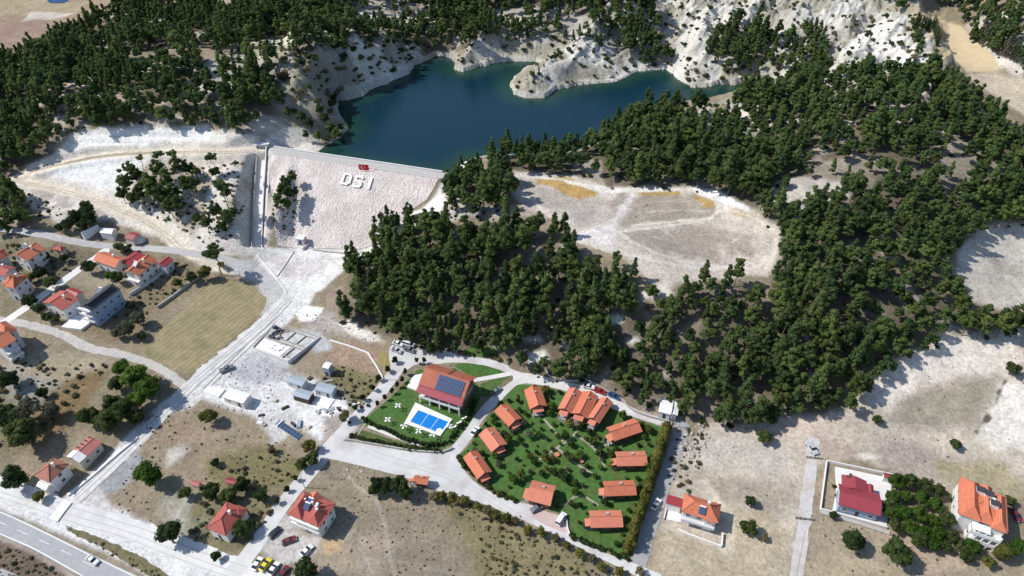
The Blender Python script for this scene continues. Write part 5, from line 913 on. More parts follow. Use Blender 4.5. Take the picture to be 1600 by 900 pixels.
for pts_, lb in (([(1281,797),(1291,722)], "left"), ([(1291,722),(1395,744)], "rear"), ([(1281,797),(1385,826)], "front")):
    p = pw(pts_); a = Vector(p[0]); b_ = Vector(p[1]); L_ = (b_-a).length; z0, z1 = hz(*a), hz(*b_); mb = MB(); mb.add([(0,-.15,-1),(L_,-.15,z1-z0-1),(L_,.15,z1-z0-1),(0,.15,-1),(0,-.15,1.1),(L_,-.15,z1-z0+1.1),(L_,.15,z1-z0+1.1),(0,.15,1.1)], [(0,3,2,1),(4,5,6,7),(0,1,5,4),(1,2,6,5),(2,3,7,6),(3,0,4,7)])
    tag(mb.obj("garden_wall", conc_w, None, (a.x, a.y, z0), math.atan2(b_.y-a.y, b_.x-a.x)), "white "+lb+" wall of the compound round the crimson roofed house", "wall")
R_ = house("villa", "large villa with a many sided orange roof and white balconies at the right edge", (1496,804),(1574,832),(1572,778), 6.6, 1.6, 'hip', TO, WW, axis='x', chim=1, oh=.7, sides='frl'); w_, d_ = R_[1], R_[2]; print("villa", w_, d_)
wing(R_[0], -w_*.28, d_*.05, w_*.42, d_*1.2, 6.8, 2.6, 'hip', TO, WW, axis='y'); wing(R_[0], w_*.05, d_*.1, w_*.3, d_*1.1, 6.7, 2.4, 'hip', TO, WW, axis='y'); wing(R_[0], w_*.36, -d_*.05, w_*.3, d_*1.1, 6.5, 2.2, 'hip', TO, WW, axis='y')
for x, y in ((-.12,.3),(.08,.25),(.2,0)):
    MB().box(-1.1,1.1,-.9,.9,-1,1.1).obj("dormer", WW, R_[0], (w_*x, d_*y, 8.2)); MB().box(-1.2,1.2,-1,1,1.1,1.25).obj("dormer_roof", GB, R_[0], (w_*x, d_*y, 8.2))
for z in (0.4, 3.6): MB().box(-w_*.22, w_*.48, -d_/2-3.4, -d_/2-.8, z-.25, z).box(-w_*.22, w_*.48, -d_/2-3.4, -d_/2-3.2, z, z+1).box(w_*.46, w_*.48, -d_/2-3.2, -d_/2-.8, z, z+1).box(-w_*.22, -w_*.20, -d_/2-3.2, -d_/2-.8, z, z+1).obj("balcony", wht, R_[0])
for i in range(5): MB().box(-.18,.18,-.18,.18,-2,5.6).obj("column", wht, R_[0], (-w_*.2+i*w_*.165, -d_/2-3.2, 0))
MB().box(-w_*.22, w_*.2, -d_/2-3.4, -d_/2-.8, 5.6, 5.75).obj("pergola", wht, R_[0])
# --- builders' yard
def container(label, A, B_, D_, h_, roofm, wallm, name="site_cabin", group="site cabins"):
    e, w_, d_, he, rf = house(name, label, A, B_, D_, h_, .35, 'gable', roofm, wallm, oh=.12, axis='x', sides='f', group=group, cat="site cabin", chim=0, floors=1, ww=.8); MB().box(-w_/2+.2,w_/2-.2,-d_/2+.2,d_/2-.2,-.35,-.01).obj("base", ST, e); return e
container("grey roofed site cabin, the left of the back pair", (447,596),(472,604),(478,592), 2.7, GR, WB); container("grey roofed site cabin, right one with a wide shadow", (491,609),(518,616),(524,603), 2.8, GR, WB)
container("smaller grey roofed site cabin in front of the others", (457,618),(482,625),(486,612), 2.7, GR, DW); container("tall narrow white and blue site cabin beside the brown earth", (503,574),(513,577),(519,568), 4.4, WS, GR)
container("long white site container by the chalk road", (348,621),(380,631),(392,616), 2.9, WS, WW)
for pts_, lb in (([(317,611),(328,602),(352,610),(342,622)], "flat white slab left of the white container"), ([(490,630),(504,616),(524,624),(512,641)], "flat white slab in front of the grey cabins")):
    o, c, zz, q = slab("concrete_slab", pts_, .35, wht); tag(o, lb, "slab")
o, c, zz, q = slab("sheet_stack", [(430,664),(438,656),(474,680),(464,688)], .0, ST, deep=.5); tag(o, "dark blue panels laid out flat on the pale yard", "panels")
p0, p1, p2 = (Vector(v) for v in pw([(430,664),(438,656),(474,680)])); u1 = (p1-p0); u2 = (p2-p1); zc_ = max(hz(*p0), hz(*p2))
for i in range(7):
    for j in range(2): a = p0+u2*(i/7)+u1*(j/2); b_ = a+u2*(.88/7); c_ = b_+u1*.44; d__ = a+u1*.44; mid = (a+c_)/2; MB().prism([tuple(v-mid) for v in (a, b_, c_, d__)], .08, .3).obj("panel", SPm, o, (mid.x-o.location.x, mid.y-o.location.y, zc_-o.location.z))
# foundation
ft = empty("building_foundation", G(445,535), 0, "grey concrete foundation pit with low walls beside the chalk road", "foundation"); fc = [(395,545),(452,569),(500,528),(432,503)]
P4 = [Vector(v) for v in pw(fc)]; zf = sum(hz(*v) for v in P4)/4+.15; off = Vector(ft.location[:2])
ft.location.z = zf
def lw(a, b_, t, z0, z1, m, nm="wall", par=None):
    a = a-off; b_ = b_-off; d = (b_-a).normalized(); n_ = Vector((-d.y, d.x))*t/2; return MB().prism([tuple(a-n_), tuple(b_-n_), tuple(b_+n_), tuple(a+n_)], z0, z1).obj(nm, m, par or ft)
MB().prism([tuple(v-off) for v in P4], -1.5, .1).obj("slab", mat("raw_concrete", (.5,.49,.47), var=.18, sc_=.5, dirt=((.34,.33,.32), .8, .35)), ft)
for i in range(4): a, b_ = P4[i], P4[(i+1) % 4]; d = (b_-a).normalized(); lw(a+d*.16, b_-d*.16, .3, -1.5, .75 if i != 2 else .5, conc_w if i in (0, 1) else ST)
a, b_ = P4[0].lerp(P4[3], .45), P4[1].lerp(P4[2], .45); lw(a.lerp(b_, .02), b_, .25, .102, .8, ST); a2, b2 = P4[0].lerp(P4[1], .8), P4[3].lerp(P4[2], .8); lw(a2.lerp(b2, .03), a2.lerp(b2, .42), .25, .102, .7, ST)
MB().prism([tuple(P4[0].lerp(P4[1], i).lerp(P4[3].lerp(P4[2], i), j)-off) for i, j in ((.04,.05),(.72,.05),(.72,.40),(.04,.40))], .104, .32).obj("raised_floor", wht, ft)
for i, j in ((.1,.55),(.12,.68),(.2,.5),(.22,.62),(.3,.56),(.08,.8),(.2,.78)): v = P4[0].lerp(P4[1], i).lerp(P4[3].lerp(P4[2], i), j)-off; MB().box(-.9,.9,-.6,.6,.1,1.1+random.random()*.6).obj("formwork", GB if (i*10) % 2 < 1 else ST, ft, (v.x, v.y, 0), random.random())
for t_ in (.12, .55, .9):              # gridwalls of the strip footings
    a, b_ = P4[0].lerp(P4[3], t_), P4[1].lerp(P4[2], t_); lw(a.lerp(b_, .03 if t_ > .4 else .76), b_.lerp(a, .03), .22, .102, .6+.1*t_, random.choice([ST, conc_w]))
for t_ in (.25, .5, .75): a, b_ = P4[0].lerp(P4[1], t_), P4[3].lerp(P4[2], t_); lw(a.lerp(b_, .57), a.lerp(b_, .89), .22, .102, .62, ST)
for k in range(10): v = P4[0].lerp(P4[1], .3+.4*random.random()).lerp(P4[3].lerp(P4[2], .5), .15+.3*random.random())-off; MB().box(-.5,.5,-.08,.08,.5,.62).obj("plank", ST, ft, (v.x, v.y, 0), .9)
# white hut at the end of the upper road
R_ = house("white_hut", "white flat roofed hut under the trees at the end of the upper road", (1028,645),(1048,650),(1052,628), 3.2, .4, 'gable', WS, WW, cat="hut", oh=.3, chim=0, sides='f'); wing(R_[0], R_[1]*.8, R_[2]*.1, R_[1]*.5, R_[2]*.9, 2.6, .3, 'gable', WS, WW, axis='y')
# sheds, tents by the village road
R_ = house("white_tent", "white ridged tent by the village road below the slope", (157,367),(176,369),(182,361), 2.4, 1.0, 'gable', WS, WW, oh=.15, cat="tent", chim=0, sides='')
R_ = house("polytunnel", "long thin white polytunnel left of the white tent", (128,369),(131,371),(155,357), 1.6, .9, 'gable', WS, WW, oh=.1, axis='y', cat="polytunnel", chim=0, sides='')
R_ = house("red_shed", "small ragged red roofed shed right of the white tent", (195,374),(208,378),(214,366), 2.6, .8, 'gable', CR, CW, oh=.3, cat="shed", chim=0, sides='')
g = G(219,376); d = MB()
for i in range(6):
    a0, a1 = i/6*math.pi/2, (i+1)/6*math.pi/2; d.tube((0,0,2.3*math.sin(a0)),(0,0,2.3*math.sin(a1)),2.6*math.cos(a0)+.01,2.6*math.cos(a1)+.01,14)
o = d.obj("dome_tent", WW, None, (g.x, g.y, g.z), smooth=False); tag(o, "round white dome beside the red shed", "dome tent")
# dam keeper's concrete valve house with its pit
R_ = house("valve_house", "small pale valve house at the toe of the dam", (462,375),(474,377),(480,370), 3.0, .3, 'gable', WS, WB, cat="valve house", oh=.2, chim=0, sides='f'); g = G(468,388)
o = MB().box(-2.2,2.2,-.3,.3,-.5,1.2).box(-2.2,-1.8,.3,4,-.5,1.2).box(1.8,2.2,.3,4,-.5,1.2).obj("outlet_basin", conc_w, None, (g.x, g.y, g.z), -.5); tag(o, "open concrete outlet basin below the valve house", "outlet basin")
# far blue pond at the top edge
sheet_poly("far_pond", [(72,-8),(108,-8),(107,3),(90,6),(73,4)], .3, mat("pond_blue", (.02,.05,.16), rough=.1, var=.05), smooth=2, label="small blue pond among the far brown fields")
# ---------------------------------------------------------------- dam details
def strip_wall(name, pts, wd, h_, m, label, cat, lift=0, world=False, step=1.2, deep=.8, smooth=1, group=None):
    p = np.array(pts) if world else pw(pts); p = chaikin(p, smooth, False) if smooth else p; cu = np.r_[0, np.cumsum(np.hypot(*np.diff(p, axis=0).T))]; t = np.linspace(0, cu[-1], max(2, int(cu[-1]/step))); x = np.interp(t, cu, p[:, 0]); y = np.interp(t, cu, p[:, 1])
    dx = np.gradient(x); dy = np.gradient(y); l = np.hypot(dx, dy)+1e-9; z = bil(xs, ys, H, x, y); x0, y0, z0 = x[0], y[0], z[0]; b = MB(); v = []
    for i in range(len(t)):
        nx_, ny_ = -dy[i]/l[i]*wd/2, dx[i]/l[i]*wd/2
        for s_, zz in ((1, -deep), (-1, -deep), (-1, h_), (1, h_)): v.append((x[i]+s_*nx_-x0, y[i]+s_*ny_-y0, z[i]+zz+lift-z0))
    f = [(4*i+k, 4*i+(k+1) % 4, 4*i+4+(k+1) % 4, 4*i+4+k) for i in range(len(t)-1) for k in range(4)]+[(0, 3, 2, 1), (4*len(t)-4, 4*len(t)-3, 4*len(t)-2, 4*len(t)-1)]
    b.add(v, f); return tag(b.obj(name, m, None, (x0, y0, z0)), label, cat, group)
strip_wall("parapet", [tuple(crest[0]-cn*.2), tuple(crest[1]-cn*.2)], .5, .9, conc_w, "thin white parapet along the water side of the dam crest", "parapet", world=True)
sq = empty("spillway", (*sp[0, :2], sp[0, 2]), 0, "straight white concrete spillway chute left of the dam", "spillway"); so_ = Vector((*sp[0, :2], sp[0, 2]))
def chute(x0, x1, z0, z1, nm, m):
    b = MB(); v = []; n_ = len(sp)
    for i in range(n_):
        d = sp[min(i+1, n_-1), :2]-sp[max(i-1, 0), :2]; d = d/np.hypot(*d); nn = np.array([-d[1], d[0]]); zc_ = sp[i, 2]+.25
        for a, zz in ((x0, z0), (x1, z0), (x1, z1), (x0, z1)): q = sp[i, :2]+nn*a; v.append((q[0]-so_.x, q[1]-so_.y, zc_+zz-so_.z))
    b.add(v, [(4*i+k, 4*i+(k+1) % 4, 4*i+4+(k+1) % 4, 4*i+4+k) for i in range(n_-1) for k in range(4)]+[(0, 3, 2, 1), (4*n_-4, 4*n_-3, 4*n_-2, 4*n_-1)]); return b.obj(nm, m, sq)
chute(-2.0, 2.0, -.8, .05, "channel_floor", conc_w); chute(2.001, 2.4, -2, 2.4, "side_wall", conc_w); chute(-2.4, -2.001, -2, 1.8, "side_wall", ST)
g = sp[0]; MB().box(-3.2,3.2,-.4,.4,-1,2.6).box(-3.6,3.6,-1.6,1.6,2.602,2.9).obj("bridge", conc_w, sq, (0, 0, 0), .15)
# letters D S I and the red board
fu = np.array([cd[0], cd[1]]); fz = -1/1.62; nrm = math.hypot(1, fz)
lm = mat("letter_white", (.78,.77,.75), var=.03)
def on_face(px, py): v = G(px, py); return v
U3 = Vector((cd[0], cd[1], 0)).normalized(); V3 = Vector((-cn[0], -cn[1], 1/1.62)).normalized(); N3 = U3.cross(V3).normalized()
if N3.z < 0: N3 = -N3
def letter(ch, px, py, hgt, wid, strokes):
    c = on_face(px, py); b = MB(); t = .52
    for si, (x0, y0, x1, y1) in enumerate(strokes):
        p = Vector((x0*wid, y0*hgt)); q = Vector((x1*wid, y1*hgt)); d = (q-p).normalized(); n_ = Vector((-d.y, d.x))*t; p -= d*t*.85; q += d*t*.85
        pts = [p-n_, q-n_, q+n_, p+n_]; P3 = [U3*v.x+V3*v.y for v in pts]; b.add([v+N3*(.35-si*.01) for v in P3]+[v+N3*(.75+si*.012) for v in P3], [(0,3,2,1),(4,5,6,7),(0,1,5,4),(1,2,6,5),(2,3,7,6),(3,0,4,7)])
    bpos = b.obj("letter", lm, None, c); tag(bpos, "big white letter %s lying on the stone face of the dam" % ch, "letter", "white letters on the dam")
a_ = G(544,272); b_ = G(536,289); HL = (Vector(a_)-Vector(b_)).length*.86
letter("D", 542.5, 280.5, HL, HL*.72, [(-.5,-.5,-.5,.5),(-.5,.5,.2,.5),(.2,.5,.5,.3),(.5,.3,.5,-.3),(.5,-.3,.2,-.5),(.2,-.5,-.5,-.5)])
letter("S", 560.5, 284.5, HL, HL*.66, [(.5,.38,.3,.5),(.3,.5,-.35,.5),(-.35,.5,-.5,.32),(-.5,.32,-.4,.1),(-.4,.1,.4,-.08),(.4,-.08,.5,-.3),(.5,-.3,.3,-.5),(.3,-.5,-.35,-.5),(-.35,-.5,-.5,-.38)])
letter("I", 579, 287.5, HL, HL*.6, [(0,-.5,0,.5)])
g = G(569.5, 268.5); fe = empty("flag_board", g, -.12, "red flag board with white crescent and star on the dam face", "flag"); W_, H_ = 4.6, 2.9
red = mat("flag_red", (.55,.01,.03), var=.03, rough=.5); MB().box(-W_/2,W_/2,-.06,.06,.9,.9+H_).obj("flag", red, fe)
for x in (-W_*.4, W_*.4): MB().tube((x,.12,-.6),(x,.12,3.8),.07,.07,6).obj("post", STE, fe)
b = MB(); R1 = H_*.25; cx_, cz_ = -W_*.14, .9+H_/2; ptsA = [(cx_+R1*math.cos(t), cz_+R1*math.sin(t)) for t in [math.radians(a) for a in range(50, 311, 20)]]; ptsB = [(cx_+H_*.0625+R1*.8*math.cos(t), cz_+R1*.8*math.sin(t)) for t in [math.radians(a) for a in range(50, 311, 20)]]
for i in range(len(ptsA)-1): b.add([(*((ptsA[i][0]), -.075), ptsA[i][1]), (ptsA[i+1][0], -.075, ptsA[i+1][1]), (ptsB[i+1][0], -.075, ptsB[i+1][1]), (ptsB[i][0], -.075, ptsB[i][1])], [(0,1,2,3)])
b.obj("crescent", lm, fe); sx = cx_+H_*.36; st = [(sx+(H_*.125 if i % 2 == 0 else H_*.05)*math.cos(math.pi+i*math.pi/5), -.076, cz_+(H_*.125 if i % 2 == 0 else H_*.05)*math.sin(math.pi+i*math.pi/5)) for i in range(10)]
MB().add(st+[(sx, -.076, cz_)], [(i, (i+1) % 10, 10) for i in range(10)]).obj("star", lm, fe)
# ---------------------------------------------------------------- vehicles
RUB = mat("tyre_rubber", (.02,.02,.02), var=.05); RIM = mat("wheel_rim", (.4,.4,.42), rough=.35, metal=.7, var=.03); LAMP = mat("lamp_glass", (.75,.75,.7), rough=.1, var=.02); TAIL = mat("tail_lamp", (.4,.02,.02), rough=.2, var=.02)
_vm = {}
def vehicle_meshes(kind, pm):
    key = (kind, pm.name)
    if key in _vm: return _vm[key]
    if kind == 'car': L_, W_, prof, gl = 4.4, 1.8, [(-2.2,.35),(2.15,.35),(2.2,.7),(1.95,.88),(1.0,1.0),(-1.65,1.02),(-2.15,.95),(-2.22,.6)], [(1.05,1.0),(.35,1.42),(-1.0,1.45),(-1.75,1.02)]
    elif kind == 'van': L_, W_, prof, gl = 4.9, 1.95, [(-2.45,.35),(2.4,.35),(2.45,.8),(2.1,1.05),(1.5,1.15),(-2.4,1.15),(-2.45,.6)], [(1.55,1.15),(.95,1.95),(-2.3,2.0),(-2.4,1.15)]
    else: L_, W_, prof, gl = 5.2, 1.9, [(-2.6,.45),(2.5,.45),(2.55,.85),(2.2,1.05),(1.2,1.12),(-2.6,1.12)], [(1.2,1.12),(.6,1.65),(-.5,1.68),(-.75,1.12)]
    def extr(b, pr, w0, w1, zsp=None):
        n_ = len(pr); zs = [p[1] for p in pr]; z0, z1 = min(zs), max(zs); ww = [w0+(w1-w0)*(z-z0)/(z1-z0) for z in zs]
        b.add([(x, -w, z) for (x, z), w in zip(pr, ww)]+[(x, w, z) for (x, z), w in zip(pr, ww)], [tuple(range(n_)), tuple(range(2*n_-1, n_-1, -1))]+[((i+1) % n_, i, n_+i, n_+(i+1) % n_) for i in range(n_)])
    b = MB(); extr(b, prof, W_/2, W_/2*.93)
    if kind == 'pickup': b.box(-2.55,-.85,-.8,.8,1.122,1.128)
    body = b.mesh("body", pm); c = MB(); extr(c, gl, W_/2*.90, W_/2*.74); glass = c.mesh("windows", GL)
    (x3, z3), (x2, z2) = gl[1], gl[2]; r = MB(); r.add([(x3-.08,-W_/2*.76,z3+.005),(x3-.08,W_/2*.76,z3+.005),(x2+.05,W_/2*.76,z2+.005),(x2+.05,-W_/2*.76,z2+.005),(x3-.08,-W_/2*.76,z3+.05),(x3-.08,W_/2*.76,z3+.05),(x2+.05,W_/2*.76,z2+.05),(x2+.05,-W_/2*.76,z2+.05)], [(0,1,2,3),(7,6,5,4),(0,4,5,1),(1,5,6,2),(2,6,7,3),(3,7,4,0)]); roof = r.mesh("roof", pm)
    wl = MB().tube((0,-.12,0),(0,.12,0),.33,.33,12).mesh("tyre", RUB); ri = MB().tube((0,-.125,0),(0,.125,0),.2,.2,8).mesh("rim", RIM); hl = MB().box(-.08,.03,-.16,.16,-.07,.07).mesh("headlight", LAMP); tl = MB().box(-.03,.05,-.14,.14,-.1,.1).mesh("tail_light", TAIL)
    _vm[key] = (body, glass, roof, wl, ri, hl, tl, L_, W_); return _vm[key]
def paint_m(nm, c): return mat("car_paint_"+nm, c, rough=.28, var=.02, spec=.5, coat=.4)
CP_ = dict(white=paint_m("white", (.78,.78,.77)), black=paint_m("black", (.02,.02,.025)), silver=paint_m("silver", (.45,.46,.48)), yellow=paint_m("yellow", (.65,.55,.02)), red=paint_m("red", (.4,.015,.02)), maroon=paint_m("maroon", (.16,.02,.03)), blue=paint_m("blue", (.02,.08,.22)), grey=paint_m("grey", (.16,.17,.18)))
def vehicle(kind, colr, P0, P1, label, cat="car"):
    body, glass, roof, wl, ri, hl, tl, L_, W_ = vehicle_meshes(kind, CP_[colr]); a = G(*P0, .6); b = G(*P1, .6); c = (a+b)/2; rz = math.atan2(b.y-a.y, b.x-a.x); z = hz(c.x, c.y)+.1
    dx, dy = math.cos(rz)*2, math.sin(rz)*2; pitch = -math.atan2(hz(c.x+dx, c.y+dy)-hz(c.x-dx, c.y-dy), 4)
    e = empty("parked_car" if kind == 'car' else "parked_"+kind, (c.x, c.y, z), rz, label, cat); e.rotation_euler = (0, pitch, rz); link("body", body, e); link("windows", glass, e); link("roof", roof, e)
    for sx_ in (-.31, .30):
        for sy in (-1, 1): t = link("wheel", wl, e, (sx_*L_, sy*(W_/2-.1), .33)); link("rim", ri, t)
    for sy in (-1, 1): link("headlight", hl, e, (L_/2-.03, sy*W_*.36, .72)); link("tail_light", tl, e, (-L_/2+.0, sy*W_*.37, .78))
    return e
e = vehicle('car', 'white', (136,870), (153,881), "white car driving along the grey highway"); e.name = "car"
for a in [('car','white',(397,889),(407,873),"white car, leftmost of the row in the bottom yard"), ('car','yellow',(409,890),(421,875),"yellow car in the row in the bottom yard"), ('car','white',(422,897),(433,881),"white car between the yellow and the maroon car"), ('car','maroon',(438,902),(449,887),"maroon car, last of the row in the bottom yard"),
 ('car','maroon',(443,848),(461,841),"dark red car parked alone below the villa by the lane"), ('car','white',(472,868),(487,853),"white car parked right of the dark red one below the villa"), ('car','black',(423,838),(436,826),"black car parked at the lane edge below the villa"),
 ('car','silver',(612,544),(628,551),"silver car at the upper corner by the wood, left one"), ('car','grey',(632,544),(647,549),"dark grey car at the upper corner by the wood, right one"), ('car','white',(616,535),(628,539),"white car behind the silver one at the upper corner"), ('van','white',(632,536),(645,540),"white van at the wood's edge behind the grey car"),
 ('pickup','grey',(345,580),(363,573),"dark grey pickup on the chalk road beside the yard"), ('car','white',(912,602),(928,606),"white car parked on the road above the three joined cottages"), ('car','red',(929,608),(945,614),"red car parked between the white and the blue car"), ('car','blue',(951,615),(967,622),"dark blue car, last of three on the road above the cottages"),
 ('car','grey',(831,798),(847,790),"dark car in the shade below the larger cottage"), ('van','white',(872,818),(881,804),"white van on the pink paved parking bay"), ('car','white',(1021,794),(1029,782),"white car on the lane beside the tall hedge"), ('pickup','silver',(1264,694),(1273,707),"silver pickup at the top of the right hand track"),
 ('car','white',(738,679),(746,669),"white car on the ring road beside the pool garden"), ('car','maroon',(1582,798),(1591,811),"dark red car right of the large villa at the edge"), ('car','grey',(770,615),(781,606),"dark car on the ring road above the upper left cottage")]:
    vehicle(*a, cat={'car': 'car', 'van': 'van', 'pickup': 'pickup'}[a[0]])
# ---------------------------------------------------------------- single trees, rows and hedges
def tree_at(kind, x, y, dpx, label, cat="tree", name="tree", group=None, hs=1.0, off=None):
    g = G(x, y, 3.0); r = dpx/2*depth(*g)/F; hc = {'pine': 1.7, 'lonepine': 2.9, 'poplar': 4.6, 'barepoplar': 4.6, 'columnar': 1.6}.get(kind, .5 if kind.endswith('bush') else 1.15)*r*hs
    if kind in ('poplar', 'barepoplar'): pass
    g = G(x, y, hc); return plant(name, kind, g.x, g.y, g.z-.1, r, label, cat, group, hs)
for (x, y, d, k, lb) in [(210,588,46,'bright',"bright green tree, uppermost of the clump by the lane"), (230,603,48,'bright',"largest bright green tree of the clump by the lane"), (190,575,32,'bright',"bright green tree at the upper left of the clump"), (213,622,36,'bright',"bright green tree at the lower edge of the clump"), (182,598,30,'mid',"olive green tree inside the clump by the lane"),
  (192,640,44,'mid',"dull green tree below the bright clump"), (165,655,46,'mid',"broad dull green tree left below the bright clump"), (138,650,38,'mid',"dull green tree at the left end below the clump"), (214,652,30,'mid',"dull green tree beside the chalk road below the clump"), (176,628,34,'mid',"olive tree behind the broad dull green one"),
  (14,590,34,'dark',"dark tree at the left edge below the grey house"), (40,640,44,'grey',"grey green tree in the left field"), (8,650,46,'dark',"dark tree at the left edge in mid field"), (36,675,56,'mid',"wide green tree above the old red roofed house"), (78,640,34,'grey',"grey green tree right of the dark ones in the left field"),
  (22,745,44,'dark',"dark green tree left of the old red roofed house"), (60,775,22,'yellow',"yellow green bush below the old red roofed house"), (232,740,46,'round',"big round green tree alone in the dry field"), (325,650,30,'yellow',"yellow green tree beside the yard's edge"), (262,833,50,'dark',"dark spreading tree left of the orange red house"),
  (338,868,20,'dark',"small dark bush below the orange red house"), (378,825,34,'mid',"tree right behind the orange red house"), (408,775,26,'mid',"green tree in the overgrown garden near the lane"), (378,757,30,'mid',"tree right of the tiny dark red shed"), (335,722,16,'dark',"small dark bush alone in the field above the sheds"),
  (288,770,24,'mid',"tree below the tiny pinkish shed"), (330,768,34,'mid',"wide tree between the two tiny sheds"), (355,775,30,'mid',"tree above the orange red house"), (483,697,26,'yellow',"yellow green tree at the lane, uppermost"), (490,716,26,'mid',"green tree at the lane, second of three"), (472,724,24,'mid',"green tree at the lane, lowest of three"), (425,702,16,'dry',"dry bush in the field right of the yard"), (540,650,24,'dry',"brownish tree at the west road's bend"),
  (1172,783,22,'dark',"round dark bush right of the orange house in the dry field"), (1170,825,32,'mid',"tall green tree below the round bush"), (1195,682,28,'mid',"bushy olive tree below the white rubble"), (1206,655,20,'mid',"small tree at the wood's lower edge"), (1371,655,18,'mid',"small green tree alone at the top of the bare field"), (1493,693,20,'mid',"small tree alone in the pale field"),
  (1333,842,42,'dark',"dark round tree below the walled compound, left one"), (1405,862,50,'mid',"wide olive tree below the walled compound, right one"), (1583,575,26,'mid',"round tree at the right edge of the pale field"), (1497,436,20,'dry',"brownish bush on the pale field below the wood"), (480,890,44,'dark',"dark tree cut by the bottom edge beside the row of cars"),
  (1565,862,34,'yellow',"yellow green tree below the large villa, left one"), (1590,855,32,'bright',"bright green tree right below the large villa"), (1545,876,24,'yellow',"small yellow tree at the bottom right corner"), (1578,782,20,'mid',"tree behind the large villa"), (318,425,26,'yellow',"yellow green bush at the top of the hay field"), (297,432,22,'mid',"green bush beside the stone wall"), (278,442,18,'yellow',"small yellow green bush along the stone wall"), (345,412,14,'dry',"dry bush beside the village road bend"),
  (215,497,28,'grey',"grey green bush beside the hay field"), (196,512,32,'grey',"larger grey green bush left of the hay field"), (203,478,16,'dark',"round dark bush at the corner of the blue grey house"), (222,525,16,'mid',"small bush at the foot of the hay field"), (182,520,20,'grey',"pale bush at the edge of the gravel track"),
  (58,482,24,'dark',"dark tree below the hipped house"), (45,470,26,'dark',"dark tree right of the hipped house"), (72,495,18,'mid',"green bush in front of the white porch house"), (88,497,16,'mid',"second green bush in front of the white porch house"), (78,440,24,'mid',"shrubby tree in the scrub by the white lane"), (60,425,26,'dark',"dark tree beside the white fronted house"), (45,432,20,'yellow',"yellow green tree between two orange roofed houses"), (138,416,24,'dark',"dark tree at the corner of the white lane"), (182,432,24,'mid',"tree in front of the balcony house"), (168,430,16,'bright',"small bright tree in front of the orange house"), (198,388,20,'dark',"dark tree at the back of the dark red hall"), (185,385,18,'mid',"green tree left behind the dark red hall"), (100,402,16,'dark',"dark bush next to the small square shed"), (70,400,16,'dark',"dark bush below the white fronted house corner"), (65,613,20,'dark',"dark bush in the mown field below the grey house"), (62,575,10,'dry',"small dry bush in the mown field"),
  (1195,840,14,'dry',"low dry bush right of the tall green tree")]:
    tree_at(k, x, y, d, lb, cat="bush" if "bush" in lb else "tree", name="bush" if "bush" in lb else "leafy_tree")
for (x, y, d) in [(590,756,28),(605,760,30),(624,758,34),(634,768,28),(582,766,20)]: tree_at('dark', x, y, d, "dark green tree of the dense clump left of the gatehouse", name="leafy_tree", group="dark clump left of the gatehouse", hs=1.25)
for k, (x, y) in enumerate([(677,777),(690,774),(707,777),(718,784),(727,780),(747,790),(762,797),(775,805),(792,808),(805,814),(825,827),(847,831),(867,841),(885,852),(907,864),(925,872),(940,885),(967,892),(1000,893)]): tree_at('yellow' if k % 3 else 'dry', x, y, 15+random.random()*6, "small yellowish tree of the row along the road below the cottages", name="roadside_tree", group="row of small trees along the lower road")
for (x, y) in [(617,562),(606,576),(591,590),(581,605),(566,620),(555,636),(462,746),(448,764),(433,782)]: tree_at('dark', x, y, 11, "small dark tree in the row along the road's left side", name="roadside_tree", group="small dark trees beside the left road", hs=1.4)
for (x, y) in [(651,562),(663,562),(633,580),(628,592),(620,600),(612,610),(601,620),(590,630)]: tree_at('dark', x, y, 8, "little conifer on the garden edge left of the restaurant", name="conifer", cat="conifer", group="little conifers round the garden", hs=2.0)
OR = [(1400,752),(1424,750),(1448,757),(1468,768),(1396,775),(1418,775),(1442,780),(1464,790),(1390,800),(1412,800),(1436,803),(1458,812),(1480,812),(1400,820),(1424,824),(1446,830),(1466,834),(1486,836),(1500,852),(1478,852),(1510,868),(1455,850),(1436,842),(1520,855),(1395,790)]
for (x, y) in OR: k = 'dark' if random.random() < .5 else 'mid'; lb = ("dark green" if k == 'dark' else "olive green")+" orchard tree "+("beside the walled compound" if x < 1420 else "nearest the large villa" if x > 1470 else "mid orchard")+(", in the upper part" if y < 785 else ", in the lower part" if y > 818 else ", halfway down"); tree_at('mid' if k == 'mid' else 'round', x, y, 22+random.random()*9, lb, name="orchard_tree", group=lb)
for (x, y) in [(1330,744),(1336,752),(1304,760),(1308,775),(1303,805),(1323,790)]: tree_at('darkbush' if y < 800 else 'dark', x, y, 10 if y < 800 else 16, "small dark bush inside the left side of the walled yard", name="bush", cat="bush", group="bushes inside the walled yard")
hl = pw([(1046,672),(1030,720),(1012,780),(996,832),(984,868)]); cu = np.r_[0, np.cumsum(np.hypot(*np.diff(hl, axis=0).T))]
for t in np.arange(0, cu[-1], 1.9):
    x = np.interp(t, cu, hl[:, 0])-1.0+random.uniform(-.3, .3); y = np.interp(t, cu, hl[:, 1]); plant("hedge_tree", 'columnar', x, y, hz(x, y), 1.9*random.uniform(.85, 1.15), "yellow green tree of the tall hedge between cottages and lane", "hedge tree", "tall hedge beside the side road", random.uniform(.8, 1.05))
